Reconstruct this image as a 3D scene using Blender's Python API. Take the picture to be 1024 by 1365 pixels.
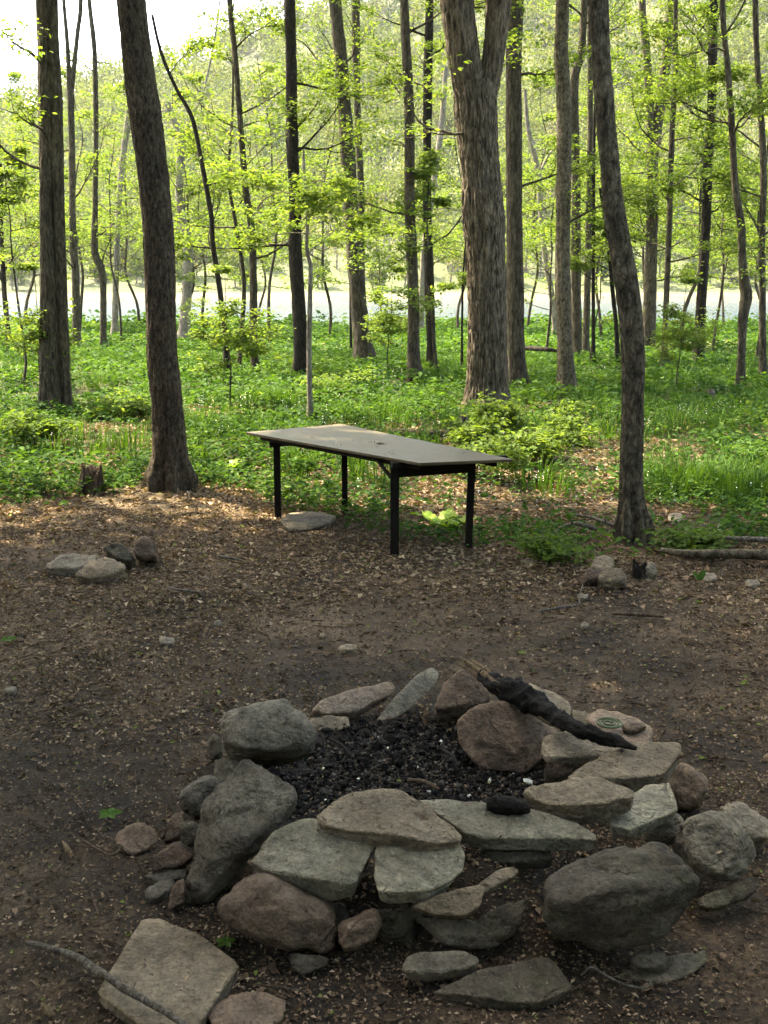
import bpy, bmesh, math, random
import numpy as np
from mathutils import Vector

for o in list(bpy.data.objects):
    bpy.data.objects.remove(o)
C = bpy.context.scene.collection
S = bpy.context.scene
R = math.radians

# ------------------------------------------------------------------ camera, sky, sun, exposure
PITCH = 12.04; CAMZ = 2.0; FOC = 1441.0
cd = bpy.data.cameras.new('camera'); cam = bpy.data.objects.new('camera', cd); C.objects.link(cam)
cam.location = (0, 0, CAMZ); cam.rotation_euler = (R(90 - PITCH), 0, 0)
cd.sensor_fit = 'VERTICAL'; cd.sensor_height = 36; cd.lens = FOC / 1365 * 36
cd.clip_start = 0.1; cd.clip_end = 3000
S.camera = cam

SUN_EL = 60.0
SUN_DIR = np.array([-0.80, 0.60]); SUN_DIR /= np.linalg.norm(SUN_DIR)   # where the sun stands, seen from above
W = bpy.data.worlds.new('World'); S.world = W; W.use_nodes = True
nt = W.node_tree; nt.nodes.clear()
sky = nt.nodes.new('ShaderNodeTexSky'); sky.sky_type = 'NISHITA'; sky.sun_disc = False
sky.sun_elevation = R(SUN_EL); sky.sun_rotation = math.atan2(SUN_DIR[0], SUN_DIR[1])
sky.dust_density = 3.0; sky.air_density = .9; sky.ozone_density = .9
bg = nt.nodes.new('ShaderNodeBackground'); bg.inputs[1].default_value = 0.15
wo = nt.nodes.new('ShaderNodeOutputWorld')
nt.links.new(sky.outputs[0], bg.inputs[0]); nt.links.new(bg.outputs[0], wo.inputs[0])

sl = bpy.data.lights.new('sun', 'SUN'); so = bpy.data.objects.new('sun', sl); C.objects.link(so)
sl.energy = 3.4; sl.angle = R(0.6); sl.color = (1.0, 0.95, 0.86)
sv = Vector((SUN_DIR[0] * math.cos(R(SUN_EL)), SUN_DIR[1] * math.cos(R(SUN_EL)), math.sin(R(SUN_EL))))
so.rotation_euler = sv.to_track_quat('Z', 'Y').to_euler(); so.location = (-20, 15, 40)

S.view_settings.view_transform = 'Standard'; S.view_settings.look = 'None'
S.view_settings.exposure = 3.35; S.view_settings.gamma = 1.0; S.view_settings.use_curve_mapping = False
S.view_settings.use_white_balance = True; S.view_settings.white_balance_temperature = 8000; S.view_settings.white_balance_tint = 9
S.render.engine = 'CYCLES'
S.cycles.max_bounces = 7; S.cycles.diffuse_bounces = 4; S.cycles.glossy_bounces = 2
S.cycles.transmission_bounces = 4; S.cycles.transparent_max_bounces = 4
S.cycles.caustics_reflective = False; S.cycles.caustics_refractive = False
S.cycles.use_denoising = True

# ------------------------------------------------------------------ picture -> place
cp, sp = math.cos(R(PITCH)), math.sin(R(PITCH))
def ray(px, py):
    f, r, u = FOC, px - 512.0, 682.5 - py
    return np.array([r, f * cp + u * sp, -f * sp + u * cp])
def PZ(px, py, z=0.0):
    d = ray(px, py); t = (z - CAMZ) / d[2]
    return np.array([0, 0, CAMZ]) + d * t
def PY(px, py, Y):
    d = ray(px, py); t = Y / d[1]
    return np.array([0, 0, CAMZ]) + d * t
def mpp(Y, py):      # metres per pixel at distance Y on that row
    return Y / ray(512, py)[1]
def PP(px, py, c, n):   # on the plane through c with normal n
    d = ray(px, py); o = np.array([0, 0, CAMZ])
    t = np.dot(c - o, n) / np.dot(d, n)
    return o + d * t
A_ = lambda x, y: (180 + x / 2.327, 860 + y / 2.327)
B_ = lambda x, y: (520 + x / 2.032, 860 + y / 2.032)
C_ = lambda x, y: (180 + x / 4.267, 980 + y / 4.267)
F_ = lambda x, y: (x, y)

# ------------------------------------------------------------------ noise
def _h(ix, iy, iz, seed):
    n = (ix.astype(np.int64) * 374761393 + iy.astype(np.int64) * 668265263 + iz.astype(np.int64) * 2147483647 + seed * 1274126177) & 0xFFFFFFFF
    n = ((n ^ (n >> 13)) * 1274126177) & 0xFFFFFFFF
    n = ((n ^ (n >> 16)) * 668265263) & 0xFFFFFFFF
    return ((n ^ (n >> 15)) & 0xFFFFFF) / float(0xFFFFFF) * 2 - 1
def noise(p, seed=0):
    p = np.asarray(p, float); i = np.floor(p); f = p - i; f = f * f * (3 - 2 * f)
    x, y, z = i[:, 0], i[:, 1], i[:, 2]
    def c(a, b, d): return _h(x + a, y + b, z + d, seed)
    def l(a, b, t): return a + (b - a) * t
    return l(l(l(c(0,0,0), c(1,0,0), f[:,0]), l(c(0,1,0), c(1,1,0), f[:,0]), f[:,1]),
             l(l(c(0,0,1), c(1,0,1), f[:,0]), l(c(0,1,1), c(1,1,1), f[:,0]), f[:,1]), f[:,2])
def fbm(p, o=3, seed=0):
    s = 0; a = 1; t = 0; p = np.asarray(p, float)
    for k in range(o):
        s = s + a * noise(p * 2 ** k + 17.3 * k, seed + k); t += a; a *= .5
    return s / t
def noise2(x, y, f, o=2, seed=0):
    x = np.atleast_1d(np.asarray(x, float)); y = np.atleast_1d(np.asarray(y, float))
    return fbm(np.stack([x * f, y * f, np.full_like(x, 3.7)], 1), o, seed)
def sstep(a, b, x):
    t = np.clip((x - a) / (b - a), 0, 1); return t * t * (3 - 2 * t)

# ------------------------------------------------------------------ ground shape
RC = (0.10, 3.95)          # centre of the fire ring
def gh(x, y, fine=False):
    x = np.atleast_1d(np.asarray(x, float)); y = np.atleast_1d(np.asarray(y, float))
    z = .16 * noise2(x, y, .16, 2, 5) * sstep(9, 22, y)
    z += .025 * noise2(x, y, .9, 2, 9) * sstep(1.5, 5, np.hypot(x - RC[0], y - RC[1]))
    r = np.hypot((x - RC[0]) / .98, (y - RC[1]) / 1.02)
    z += .07 * np.exp(-((r - .72) / .15) ** 2) * np.where(y < RC[1] + .3, 1, .55) + .03 * np.exp(-(r / .6) ** 4)
    z += .14 * np.exp(-(((x - .32) / .20) ** 2 + ((y - 3.12) / .17) ** 2)) + .05 * np.exp(-(((x + .05) / .3) ** 2 + ((y - 3.2) / .15) ** 2))
    z -= 1.9 * sstep(45, 60, y)
    return z
def gz(x, y): return float(gh(x, y)[0])

# ------------------------------------------------------------------ mesh building
class MB:
    def __init__(s): s.v = []; s.f = []; s.t = []; s.n = 0
    def add(s, v, f, tone=0.5):
        v = np.asarray(v, float); f = np.asarray(f, int)
        s.v.append(v); s.f.append(f + s.n)
        s.t.append(np.broadcast_to(np.asarray(tone, float), (len(v),)).copy()); s.n += len(v)
    def mesh(s, name, smooth=False):
        me = bpy.data.meshes.new(name)
        if not s.v: return me
        v = np.concatenate(s.v); me.vertices.add(len(v)); me.vertices.foreach_set('co', v.astype(np.float32).ravel())
        loops = np.concatenate([f.ravel() for f in s.f]); tot = np.concatenate([np.full(len(f), f.shape[1]) for f in s.f])
        me.loops.add(len(loops)); me.loops.foreach_set('vertex_index', loops.astype(np.int32))
        st = np.concatenate([[0], np.cumsum(tot)[:-1]])
        me.polygons.add(len(tot)); me.polygons.foreach_set('loop_start', st.astype(np.int32))
        me.attributes.new('tone', 'FLOAT', 'POINT').data.foreach_set('value', np.concatenate(s.t).astype(np.float32))
        me.update(calc_edges=True)
        me.polygons.foreach_set('use_smooth', np.full(len(tot), smooth)); me.update()
        return me
    def build(s, name, m, parent=None, smooth=False):
        return link(name, s.mesh(name, smooth), m, parent)

def link(name, me, m, parent=None):
    if m is not None and len(me.materials) == 0: me.materials.append(m)
    o = bpy.data.objects.new(name, me); C.objects.link(o)
    if parent: o.parent = parent
    return o
def tag(o, label=None, cat=None, group=None, kind=None):
    if label: o['label'] = label
    if cat: o['category'] = cat
    if group: o['group'] = group
    if kind: o['kind'] = kind
    return o
def thing(name, loc, label, cat, group=None):
    o = bpy.data.objects.new(name, None); C.objects.link(o); o.location = loc; o.empty_display_size = .1
    return tag(o, label, cat, group)
def local(parent, pts): return np.asarray(pts, float) - np.array(parent.location)
def copy_tree(o, parent=None):
    c = o.copy(); C.objects.link(c); c.parent = parent
    for ch in o.children: copy_tree(ch, c)
    return c

def crom(P, n):
    P = np.asarray(P, float)
    if len(P) < 3:
        t = np.linspace(0, 1, n)[:, None]; return P[0] * (1 - t) + P[-1] * t
    L = np.concatenate([[0], np.cumsum(np.linalg.norm(np.diff(P[:, :3], axis=0), axis=1))]); u = np.linspace(0, L[-1], n)
    k = np.clip(np.searchsorted(L, u, side='right') - 1, 0, len(P) - 2); t = ((u - L[k]) / np.maximum(L[k + 1] - L[k], 1e-9))[:, None]
    p0, p1, p2, p3 = P[np.maximum(k - 1, 0)], P[k], P[k + 1], P[np.minimum(k + 2, len(P) - 1)]
    return .5 * ((2 * p1) + (-p0 + p2) * t + (2 * p0 - 5 * p1 + 4 * p2 - p3) * t ** 2 + (-p0 + 3 * p1 - 3 * p2 + p3) * t ** 3)

def tube(mb, pts, rad, seg=8, tone=.5, disp=None, cap=True):
    """pts (n,3), rad (n,). disp(angle_unit(n,seg,3), s(n,)) -> factor array."""
    pts = np.asarray(pts, float); n = len(pts); rad = np.broadcast_to(np.asarray(rad, float), (n,))
    T = np.gradient(pts, axis=0); T /= np.linalg.norm(T, axis=1)[:, None] + 1e-12
    a = np.array([0, 1., 0]) if abs(T[0, 1]) < .9 else np.array([1., 0, 0])
    N = np.zeros_like(T); v = a - T[0] * np.dot(a, T[0]); N[0] = v / np.linalg.norm(v)
    for i in range(1, n):
        v = N[i - 1] - T[i] * np.dot(N[i - 1], T[i]); N[i] = v / (np.linalg.norm(v) + 1e-12)
    B = np.cross(T, N); th = np.arange(seg) * 2 * np.pi / seg
    rr = np.repeat(rad[:, None], seg, 1)
    if disp is not None: rr = rr * disp(pts, rad, th)
    V = pts[:, None, :] + rr[..., None] * (np.cos(th)[None, :, None] * N[:, None, :] + np.sin(th)[None, :, None] * B[:, None, :])
    V = V.reshape(-1, 3)
    i = np.arange(n - 1)[:, None] * seg; j = np.arange(seg)[None, :]; j2 = (j + 1) % seg
    F = np.stack([i + j, i + j2, i + seg + j2, i + seg + j], -1).reshape(-1, 4)
    mb.add(V, F, tone)
    if cap:
        c = np.array([pts[0] - T[0] * rad[0] * .1, pts[-1] + T[-1] * rad[-1] * .1]); e = (n - 1) * seg
        VV = np.concatenate([V[:seg], V[e:e + seg], c])
        jj = np.arange(seg); F1 = np.stack([(jj + 1) % seg, jj, np.full(seg, 2 * seg)], 1)
        F2 = np.stack([seg + jj, seg + (jj + 1) % seg, np.full(seg, 2 * seg + 1)], 1)
        mb.add(VV, np.concatenate([F1, F2]), tone)

def unit(v): return v / (np.linalg.norm(v, axis=-1, keepdims=True) + 1e-12)
def leaves(mb, c, ax, nr, ln, wd, tone, fold=.25, fine=False, curl=0.0):
    """a leaf at each c, pointing along ax, facing nr."""
    c = np.asarray(c, float); n = len(c)
    if n == 0: return
    ax = unit(np.broadcast_to(ax, (n, 3))); nr = np.broadcast_to(nr, (n, 3)); sd = unit(np.cross(ax, nr)); nr = np.cross(sd, ax)
    ln = np.broadcast_to(ln, (n,))[:, None]; wd = np.broadcast_to(wd, (n,))[:, None]
    if not fine:
        V = np.stack([c, c + ax * ln * .45 + sd * wd * .5 + nr * wd * fold, c + ax * ln - nr * ln * curl, c + ax * ln * .45 - sd * wd * .5 + nr * wd * fold], 1)
        k = 4; f = np.array([[0, 1, 2], [0, 2, 3]])
    else:
        V = np.stack([c, c + ax * ln * .25 + sd * wd * .42 + nr * wd * fold, c + ax * ln * .62 + sd * wd * .40 + nr * (wd * fold * .8 - ln * curl * .4),
                      c + ax * ln - nr * ln * curl,
                      c + ax * ln * .62 - sd * wd * .40 + nr * (wd * fold * .8 - ln * curl * .4), c + ax * ln * .25 - sd * wd * .42 + nr * wd * fold], 1)
        k = 6; f = np.array([[0, 1, 2], [0, 2, 3], [0, 3, 4], [0, 4, 5]])
    F = (np.arange(n)[:, None, None] * k + f[None]).reshape(-1, 3)
    mb.add(V.reshape(-1, 3), F, np.repeat(np.broadcast_to(tone, (n,)), k))
def rdir(rng, n, up=0.0, spread=1.0):
    v = rng.normal(size=(n, 3)) * spread; v[:, 2] += up; return unit(v)

# ------------------------------------------------------------------ materials
def mat(name):
    m = bpy.data.materials.new(name); m.use_nodes = True; t = m.node_tree; t.nodes.clear(); return m, t
def nd(t, typ, **k):
    n = t.nodes.new(typ)
    for a, b in k.items():
        if a.startswith('i_'): n.inputs[a[2:].replace('_', ' ')].default_value = b
        else: setattr(n, a, b)
    return n
def ramp(t, stops, src=None):
    r = t.nodes.new('ShaderNodeValToRGB'); e = r.color_ramp.elements
    while len(e) > 1: e.remove(e[-1])
    e[0].position = stops[0][0]; e[0].color = (*stops[0][1], 1)
    for p, c in stops[1:]:
        x = e.new(p); x.color = (*c, 1)
    if src is not None: t.links.new(src, r.inputs[0])
    return r
def mapr(t, src, a, b, c, d):
    n = nd(t, 'ShaderNodeMapRange'); t.links.new(src, n.inputs[0])
    for i, v in enumerate((a, b, c, d)): n.inputs[i + 1].default_value = v
    return n.outputs[0]
def mix(t, fac, a, b, mode='MIX'):
    n = nd(t, 'ShaderNodeMix', data_type='RGBA', blend_type=mode)
    for s, v in ((0, fac), (6, a), (7, b)):
        if hasattr(v, 'is_linked') or isinstance(v, bpy.types.NodeSocket): t.links.new(v, n.inputs[s])
        elif s == 0: n.inputs[0].default_value = v
        else: n.inputs[s].default_value = (*v, 1)
    return n.outputs[2]
def tex(t, scale, detail=4, rough=.55, vec=None, kind='ShaderNodeTexNoise'):
    n = nd(t, kind); n.inputs['Scale'].default_value = scale
    if 'Detail' in n.inputs: n.inputs['Detail'].default_value = detail
    if 'Roughness' in n.inputs: n.inputs['Roughness'].default_value = rough
    if vec is not None: t.links.new(vec, n.inputs['Vector'])
    return n
def finish(t, col, rough=.8, bump=None, bs=.3, bd=.01, spec=.3, nrm=None):
    p = nd(t, 'ShaderNodeBsdfPrincipled'); o = nd(t, 'ShaderNodeOutputMaterial')
    if isinstance(col, tuple): p.inputs['Base Color'].default_value = (*col, 1)
    else: t.links.new(col, p.inputs['Base Color'])
    if isinstance(rough, (int, float)): p.inputs['Roughness'].default_value = rough
    else: t.links.new(rough, p.inputs['Roughness'])
    p.inputs['Specular IOR Level'].default_value = spec
    if bump is not None:
        b = nd(t, 'ShaderNodeBump'); b.inputs['Strength'].default_value = bs; b.inputs['Distance'].default_value = bd
        t.links.new(bump, b.inputs['Height']); t.links.new(b.outputs[0], p.inputs['Normal'])
    t.links.new(p.outputs[0], o.inputs[0]); return p

def leaf_mat(name, stops, trans=.45, rough=.7, spec=.10):
    m, t = mat(name)
    a = nd(t, 'ShaderNodeAttribute', attribute_name='tone'); r = ramp(t, stops, a.outputs['Fac'])
    p = nd(t, 'ShaderNodeBsdfPrincipled'); p.inputs['Roughness'].default_value = rough; p.inputs['Specular IOR Level'].default_value = spec
    t.links.new(r.outputs[0], p.inputs['Base Color'])
    tr = nd(t, 'ShaderNodeBsdfTranslucent'); g = nd(t, 'ShaderNodeMix', data_type='RGBA', blend_type='MULTIPLY'); g.inputs[0].default_value = 1
    t.links.new(r.outputs[0], g.inputs[6]); g.inputs[7].default_value = (1.25, 1.2, .45, 1); t.links.new(g.outputs[2], tr.inputs[0])
    mx = nd(t, 'ShaderNodeMixShader'); mx.inputs[0].default_value = trans
    t.links.new(p.outputs[0], mx.inputs[1]); t.links.new(tr.outputs[0], mx.inputs[2])
    o = nd(t, 'ShaderNodeOutputMaterial'); t.links.new(mx.outputs[0], o.inputs[0]); return m

def tc(t): return nd(t, 'ShaderNodeTexCoord').outputs['Object']
def geo(t): return nd(t, 'ShaderNodeNewGeometry').outputs['Position']

def stone_mat(name, c1, c2, c3, moss=.0, tint=.12):
    m, t = mat(name); v = tc(t)
    oi = nd(t, 'ShaderNodeObjectInfo')
    add = nd(t, 'ShaderNodeVectorMath', operation='ADD'); t.links.new(v, add.inputs[0])
    sc = nd(t, 'ShaderNodeVectorMath', operation='SCALE'); sc.inputs[3].default_value = 37.0
    cmb = nd(t, 'ShaderNodeCombineXYZ')
    for i in range(3): t.links.new(oi.outputs['Random'], cmb.inputs[i])
    t.links.new(cmb.outputs[0], sc.inputs[0]); t.links.new(sc.outputs[0], add.inputs[1]); v = add.outputs[0]
    n1 = tex(t, 4.5, 5, .6, v); n2 = tex(t, 22, 6, .72, v); n3 = tex(t, 75, 4, .75, v); n4 = tex(t, 13, 3, .6, v)
    r1 = ramp(t, [(.30, c1), (.52, c2), (.74, c3)], n1.outputs[0])
    r2 = ramp(t, [(.3, (.50, .47, .44)), (.5, (1, 1, 1)), (.70, (1.4, 1.36, 1.28))], n2.outputs[0])
    c = mix(t, .85, r1.outputs[0], r2.outputs[0], 'MULTIPLY')
    r3 = ramp(t, [(.36, (.55, .54, .52)), (.64, (1.4, 1.38, 1.34))], n3.outputs[0]); c = mix(t, .6, c, r3.outputs[0], 'MULTIPLY')
    wv = nd(t, 'ShaderNodeVectorMath', operation='MULTIPLY_ADD'); t.links.new(n4.outputs['Color'], wv.inputs[0]); wv.inputs[1].default_value = (.06, .06, .06); t.links.new(v, wv.inputs[2])
    vc = tex(t, 2.6, 1, .5, wv.outputs[0], 'ShaderNodeTexVoronoi'); vc.feature = 'DISTANCE_TO_EDGE'
    ck = ramp(t, [(.0, (.8, .8, .8)), (.012, (0, 0, 0))], vc.outputs[0]); nk = ramp(t, [(.52, (0, 0, 0)), (.60, (1, 1, 1))], n2.outputs[0])
    cm = nd(t, 'ShaderNodeMath', operation='MULTIPLY'); t.links.new(ck.outputs[0], cm.inputs[0]); t.links.new(nk.outputs[0], cm.inputs[1]); c = mix(t, cm.outputs[0], c, (.018, .015, .012))
    # lichen / mineral spots and dark stains, spots of their own shape
    n5 = tex(t, 34, 5, .75, v); sp_ = ramp(t, [(.58, (0, 0, 0)), (.70, (1, 1, 1))], n5.outputs[0]); sf = nd(t, 'ShaderNodeMath', operation='MULTIPLY'); sf.inputs[1].default_value = .40
    t.links.new(sp_.outputs[0], sf.inputs[0]); c = mix(t, sf.outputs[0], c, (.26, .255, .20))
    st = ramp(t, [(.26, (1, 1, 1)), (.40, (0, 0, 0))], n4.outputs[0]); sg = nd(t, 'ShaderNodeMath', operation='MULTIPLY'); sg.inputs[1].default_value = .55
    t.links.new(st.outputs[0], sg.inputs[0]); c = mix(t, sg.outputs[0], c, (.06, .05, .04))
    if moss:
        nm = tex(t, 7, 4, .7, v); mm = ramp(t, [(.52, (0, 0, 0)), (.66, (1, 1, 1))], nm.outputs[0]); ms = nd(t, 'ShaderNodeMath', operation='MULTIPLY'); ms.inputs[1].default_value = moss
        t.links.new(mm.outputs[0], ms.inputs[0]); c = mix(t, ms.outputs[0], c, (.10, .13, .05))
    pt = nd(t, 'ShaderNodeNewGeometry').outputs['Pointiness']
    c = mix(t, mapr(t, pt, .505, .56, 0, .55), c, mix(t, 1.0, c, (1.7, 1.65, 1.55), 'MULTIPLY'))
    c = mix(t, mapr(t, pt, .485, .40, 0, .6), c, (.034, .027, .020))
    hs = nd(t, 'ShaderNodeHueSaturation'); t.links.new(c, hs.inputs['Color'])
    t.links.new(mapr(t, oi.outputs['Random'], 0, 1, 1 - tint, 1 + tint), hs.inputs['Value'])
    ad = nd(t, 'ShaderNodeMath', operation='ADD'); t.links.new(n2.outputs[0], ad.inputs[0]); t.links.new(n3.outputs[0], ad.inputs[1])
    ad2 = nd(t, 'ShaderNodeMath', operation='MULTIPLY_ADD'); t.links.new(n4.outputs[0], ad2.inputs[0]); ad2.inputs[1].default_value = 1.6; t.links.new(ad.outputs[0], ad2.inputs[2])
    ad3 = nd(t, 'ShaderNodeMath', operation='MULTIPLY_ADD'); t.links.new(cm.outputs[0], ad3.inputs[0]); ad3.inputs[1].default_value = -.8; t.links.new(ad2.outputs[0], ad3.inputs[2])
    vw = nd(t, 'ShaderNodeVectorMath', operation='MULTIPLY_ADD'); t.links.new(n4.outputs['Color'], vw.inputs[0]); vw.inputs[1].default_value = (.12, .12, .12); t.links.new(v, vw.inputs[2])
    chp = tex(t, 9, 2, .6, vw.outputs[0], 'ShaderNodeTexVoronoi'); ad4 = nd(t, 'ShaderNodeMath', operation='MULTIPLY_ADD'); t.links.new(chp.outputs['Distance'], ad4.inputs[0]); ad4.inputs[1].default_value = 1.5; t.links.new(ad3.outputs[0], ad4.inputs[2])
    finish(t, hs.outputs[0], .85, ad4.outputs[0], 1.0, .022, .2)
    return m

M = {}
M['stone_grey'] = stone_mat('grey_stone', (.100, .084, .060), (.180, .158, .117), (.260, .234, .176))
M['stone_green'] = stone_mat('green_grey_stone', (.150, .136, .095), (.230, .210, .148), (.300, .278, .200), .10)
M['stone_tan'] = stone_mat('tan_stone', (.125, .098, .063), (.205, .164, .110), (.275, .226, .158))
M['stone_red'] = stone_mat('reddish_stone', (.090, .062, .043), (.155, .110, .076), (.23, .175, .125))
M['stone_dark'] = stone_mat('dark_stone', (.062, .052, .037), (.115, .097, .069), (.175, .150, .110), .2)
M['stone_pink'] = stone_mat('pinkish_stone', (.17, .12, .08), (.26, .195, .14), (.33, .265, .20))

def bark_mat(name, c1, c2, moss=.0, scale=1.0, streak=7.0):
    m, t = mat(name); v = tc(t)
    mp = nd(t, 'ShaderNodeMapping'); mp.inputs['Scale'].default_value = (1, 1, 1.6 / streak); t.links.new(v, mp.inputs[0]); w = mp.outputs[0]
    n1 = tex(t, 26 * scale, 5, .65, w); n2 = tex(t, 2.2, 4, .6, v); n3 = tex(t, 90 * scale, 4, .7, w); n4 = tex(t, 9, 3, .6, v)
    r1 = ramp(t, [(.36, c1), (.60, c2)], n1.outputs[0])
    r2 = ramp(t, [(.3, (.65, .65, .65)), (.7, (1.3, 1.28, 1.22))], n2.outputs[0]); c = mix(t, .9, r1.outputs[0], r2.outputs[0], 'MULTIPLY')
    r3 = ramp(t, [(.35, (.6, .6, .6)), (.65, (1.3, 1.3, 1.3))], n3.outputs[0]); c = mix(t, .7, c, r3.outputs[0], 'MULTIPLY')
    li = ramp(t, [(.60, (0, 0, 0)), (.70, (1, 1, 1))], n4.outputs[0]); lf = nd(t, 'ShaderNodeMath', operation='MULTIPLY'); lf.inputs[1].default_value = .3 + moss * .3
    t.links.new(li.outputs[0], lf.inputs[0]); c = mix(t, lf.outputs[0], c, (.16, .17, .12))
    vo = tex(t, 30 * scale, 2, .6, w, 'ShaderNodeTexVoronoi'); vo.feature = 'DISTANCE_TO_EDGE'
    rv_ = ramp(t, [(0, (.35, .33, .30)), (.16, (1, 1, 1))], vo.outputs[0]); c = mix(t, .8, c, rv_.outputs[0], 'MULTIPLY')
    ad = nd(t, 'ShaderNodeMath', operation='ADD'); t.links.new(n1.outputs[0], ad.inputs[0]); t.links.new(n3.outputs[0], ad.inputs[1])
    a2 = nd(t, 'ShaderNodeMath', operation='MULTIPLY_ADD'); t.links.new(rv_.outputs[0], a2.inputs[0]); a2.inputs[1].default_value = .6; t.links.new(ad.outputs[0], a2.inputs[2])
    finish(t, c, .9, a2.outputs[0], 1.0, .016, .15); return m
M['bark'] = bark_mat('grey_brown_bark', (.032, .026, .018), (.130, .110, .078))
M['bark_big'] = bark_mat('furrowed_bark', (.044, .034, .024), (.225, .185, .135), .1, 1.1, 9)
M['bark_dark'] = bark_mat('dark_bark', (.014, .011, .009), (.045, .037, .028))
M['bark_brown'] = bark_mat('brown_bark', (.034, .026, .017), (.135, .105, .070), 0, 1.4, 4)
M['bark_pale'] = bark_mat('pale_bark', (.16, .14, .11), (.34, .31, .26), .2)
M['bark_scaly'] = bark_mat('scaly_bark', (.044, .037, .024), (.185, .158, .108), .3, .8, 3)
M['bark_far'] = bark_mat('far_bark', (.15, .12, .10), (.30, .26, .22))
M['rotten'] = bark_mat('rotten_wood', (.04, .026, .018), (.16, .11, .075), .2, .8, 4)
M['stick'] = bark_mat('stick_bark', (.10, .088, .068), (.24, .215, .172), 0, 1.5, 6)
M['grey_wood'] = bark_mat('weathered_wood', (.12, .105, .085), (.27, .245, .21), 0, 1.5, 6)
M['split_wood'] = bark_mat('split_wood', (.16, .105, .06), (.34, .25, .14), 0, 2, 9)
def char_mat():
    m, t = mat('charred_wood'); v = tc(t)
    n = tex(t, 38, 4, .6, v, 'ShaderNodeTexVoronoi'); n2 = tex(t, 60, 4, .7, v)
    r = ramp(t, [(.3, (.004, .0036, .003)), (.7, (.016, .014, .011))], n2.outputs[0])
    finish(t, r.outputs[0], .85, n.outputs[0], .9, .006, .12); return m
M['char'] = char_mat()

M['leaf_herb'] = leaf_mat('herb_leaf', [(0, (.020, .055, .013)), (.35, (.036, .088, .019)), (.7, (.068, .135, .027)), (1, (.15, .215, .050))], .40)
M['leaf_tree'] = leaf_mat('spring_leaf', [(0, (.050, .095, .022)), (.5, (.095, .158, .036)), (1, (.17, .235, .062))], .5)
M['leaf_canopy'] = leaf_mat('canopy_leaf', [(0, (.05, .10, .015)), (1, (.12, .19, .03))], .38)
M['leaf_far'] = leaf_mat('far_leaf', [(0, (.018, .040, .013)), (.25, (.042, .074, .018)), (.6, (.092, .128, .028)), (.85, (.135, .165, .036)), (1, (.175, .165, .085))], .3)
M['grass'] = leaf_mat('grass_blade', [(0, (.03, .080, .014)), (.6, (.06, .125, .022)), (1, (.11, .17, .035))], .35)
M['petal'] = leaf_mat('white_petal', [(0, (.75, .76, .72)), (1, (.85, .85, .80))], .3)
M['litter'] = leaf_mat('dead_leaf', [(0, (.020, .014, .009)), (.30, (.070, .046, .027)), (.6, (.165, .112, .068)), (.85, (.33, .24, .155)), (.955, (.42, .32, .21)), (.96, (.10, .15, .03)), (1, (.18, .22, .05))], .12, .75, .15)
M['broad'] = leaf_mat('broad_leaf', [(0, (.12, .22, .03)), (1, (.26, .36, .07))], .4, .4)

def ground_mat():
    m, t = mat('forest_floor'); v = geo(t)
    n1 = tex(t, 1.1, 5, .6, v); n2 = tex(t, 14, 6, .7, v); n3 = tex(t, 70, 5, .75, v); vo = tex(t, 42, 2, .5, v, 'ShaderNodeTexVoronoi')
    r = ramp(t, [(.32, (.018, .015, .011)), (.46, (.044, .034, .023)), (.60, (.084, .063, .043)), (.78, (.13, .098, .068))], n1.outputs[0])
    r2 = ramp(t, [(.3, (.45, .45, .45)), (.5, (1, 1, 1)), (.7, (1.7, 1.6, 1.45))], n2.outputs[0]); c = mix(t, .9, r.outputs[0], r2.outputs[0], 'MULTIPLY')
    r3 = ramp(t, [(.35, (.5, .5, .5)), (.65, (1.6, 1.55, 1.45))], n3.outputs[0]); c = mix(t, .9, c, r3.outputs[0], 'MULTIPLY')
    vc = ramp(t, [(0, (.6, .6, .6)), (.5, (1.0, 1.0, 1.0)), (1, (1.5, 1.4, 1.25))], vo.outputs['Color']); c = mix(t, .6, c, vc.outputs[0], 'MULTIPLY')
    # soot and ash bed inside the ring; sooty rim also paints shade between stones
    sx = nd(t, 'ShaderNodeSeparateXYZ'); t.links.new(v, sx.inputs[0])
    d = nd(t, 'ShaderNodeVectorMath', operation='DISTANCE'); cb = nd(t, 'ShaderNodeCombineXYZ'); t.links.new(sx.outputs[0], cb.inputs[0]); t.links.new(sx.outputs[1], cb.inputs[1])
    t.links.new(cb.outputs[0], d.inputs[0]); d.inputs[1].default_value = (RC[0], RC[1], 0)
    f0 = mapr(t, d.outputs['Value'], .75, 2.6, 1, 0); nf = tex(t, 1.7, 4, .6, v); f1 = nd(t, 'ShaderNodeMath', operation='MULTIPLY'); t.links.new(f0, f1.inputs[0]); t.links.new(mapr(t, nf.outputs[0], .35, .6, .1, .8), f1.inputs[1]); f2 = nd(t, 'ShaderNodeMath', operation='MAXIMUM'); t.links.new(f1.outputs[0], f2.inputs[0]); t.links.new(mapr(t, d.outputs['Value'], .55, .95, 1, 0), f2.inputs[1]); f = f2.outputs[0]; c = mix(t, f, c, mix(t, .8, (.016, .015, .014), r3.outputs[0], 'MULTIPLY'))
    # greener moss and weeds beyond the clearing
    g = mapr(t, sx.outputs[1], 9, 16, 0, .75); c = mix(t, g, c, mix(t, .8, (.045, .062, .018), r2.outputs[0], 'MULTIPLY'))
    g2 = mapr(t, sx.outputs[1], 30, 60, 0, .8); c = mix(t, g2, c, (.16, .19, .05))
    a = nd(t, 'ShaderNodeMath', operation='ADD'); t.links.new(n2.outputs[0], a.inputs[0]); t.links.new(n3.outputs[0], a.inputs[1])
    finish(t, c, .95, a.outputs[0], .8, .02, .15); return m
M['ground'] = ground_mat()
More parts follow.
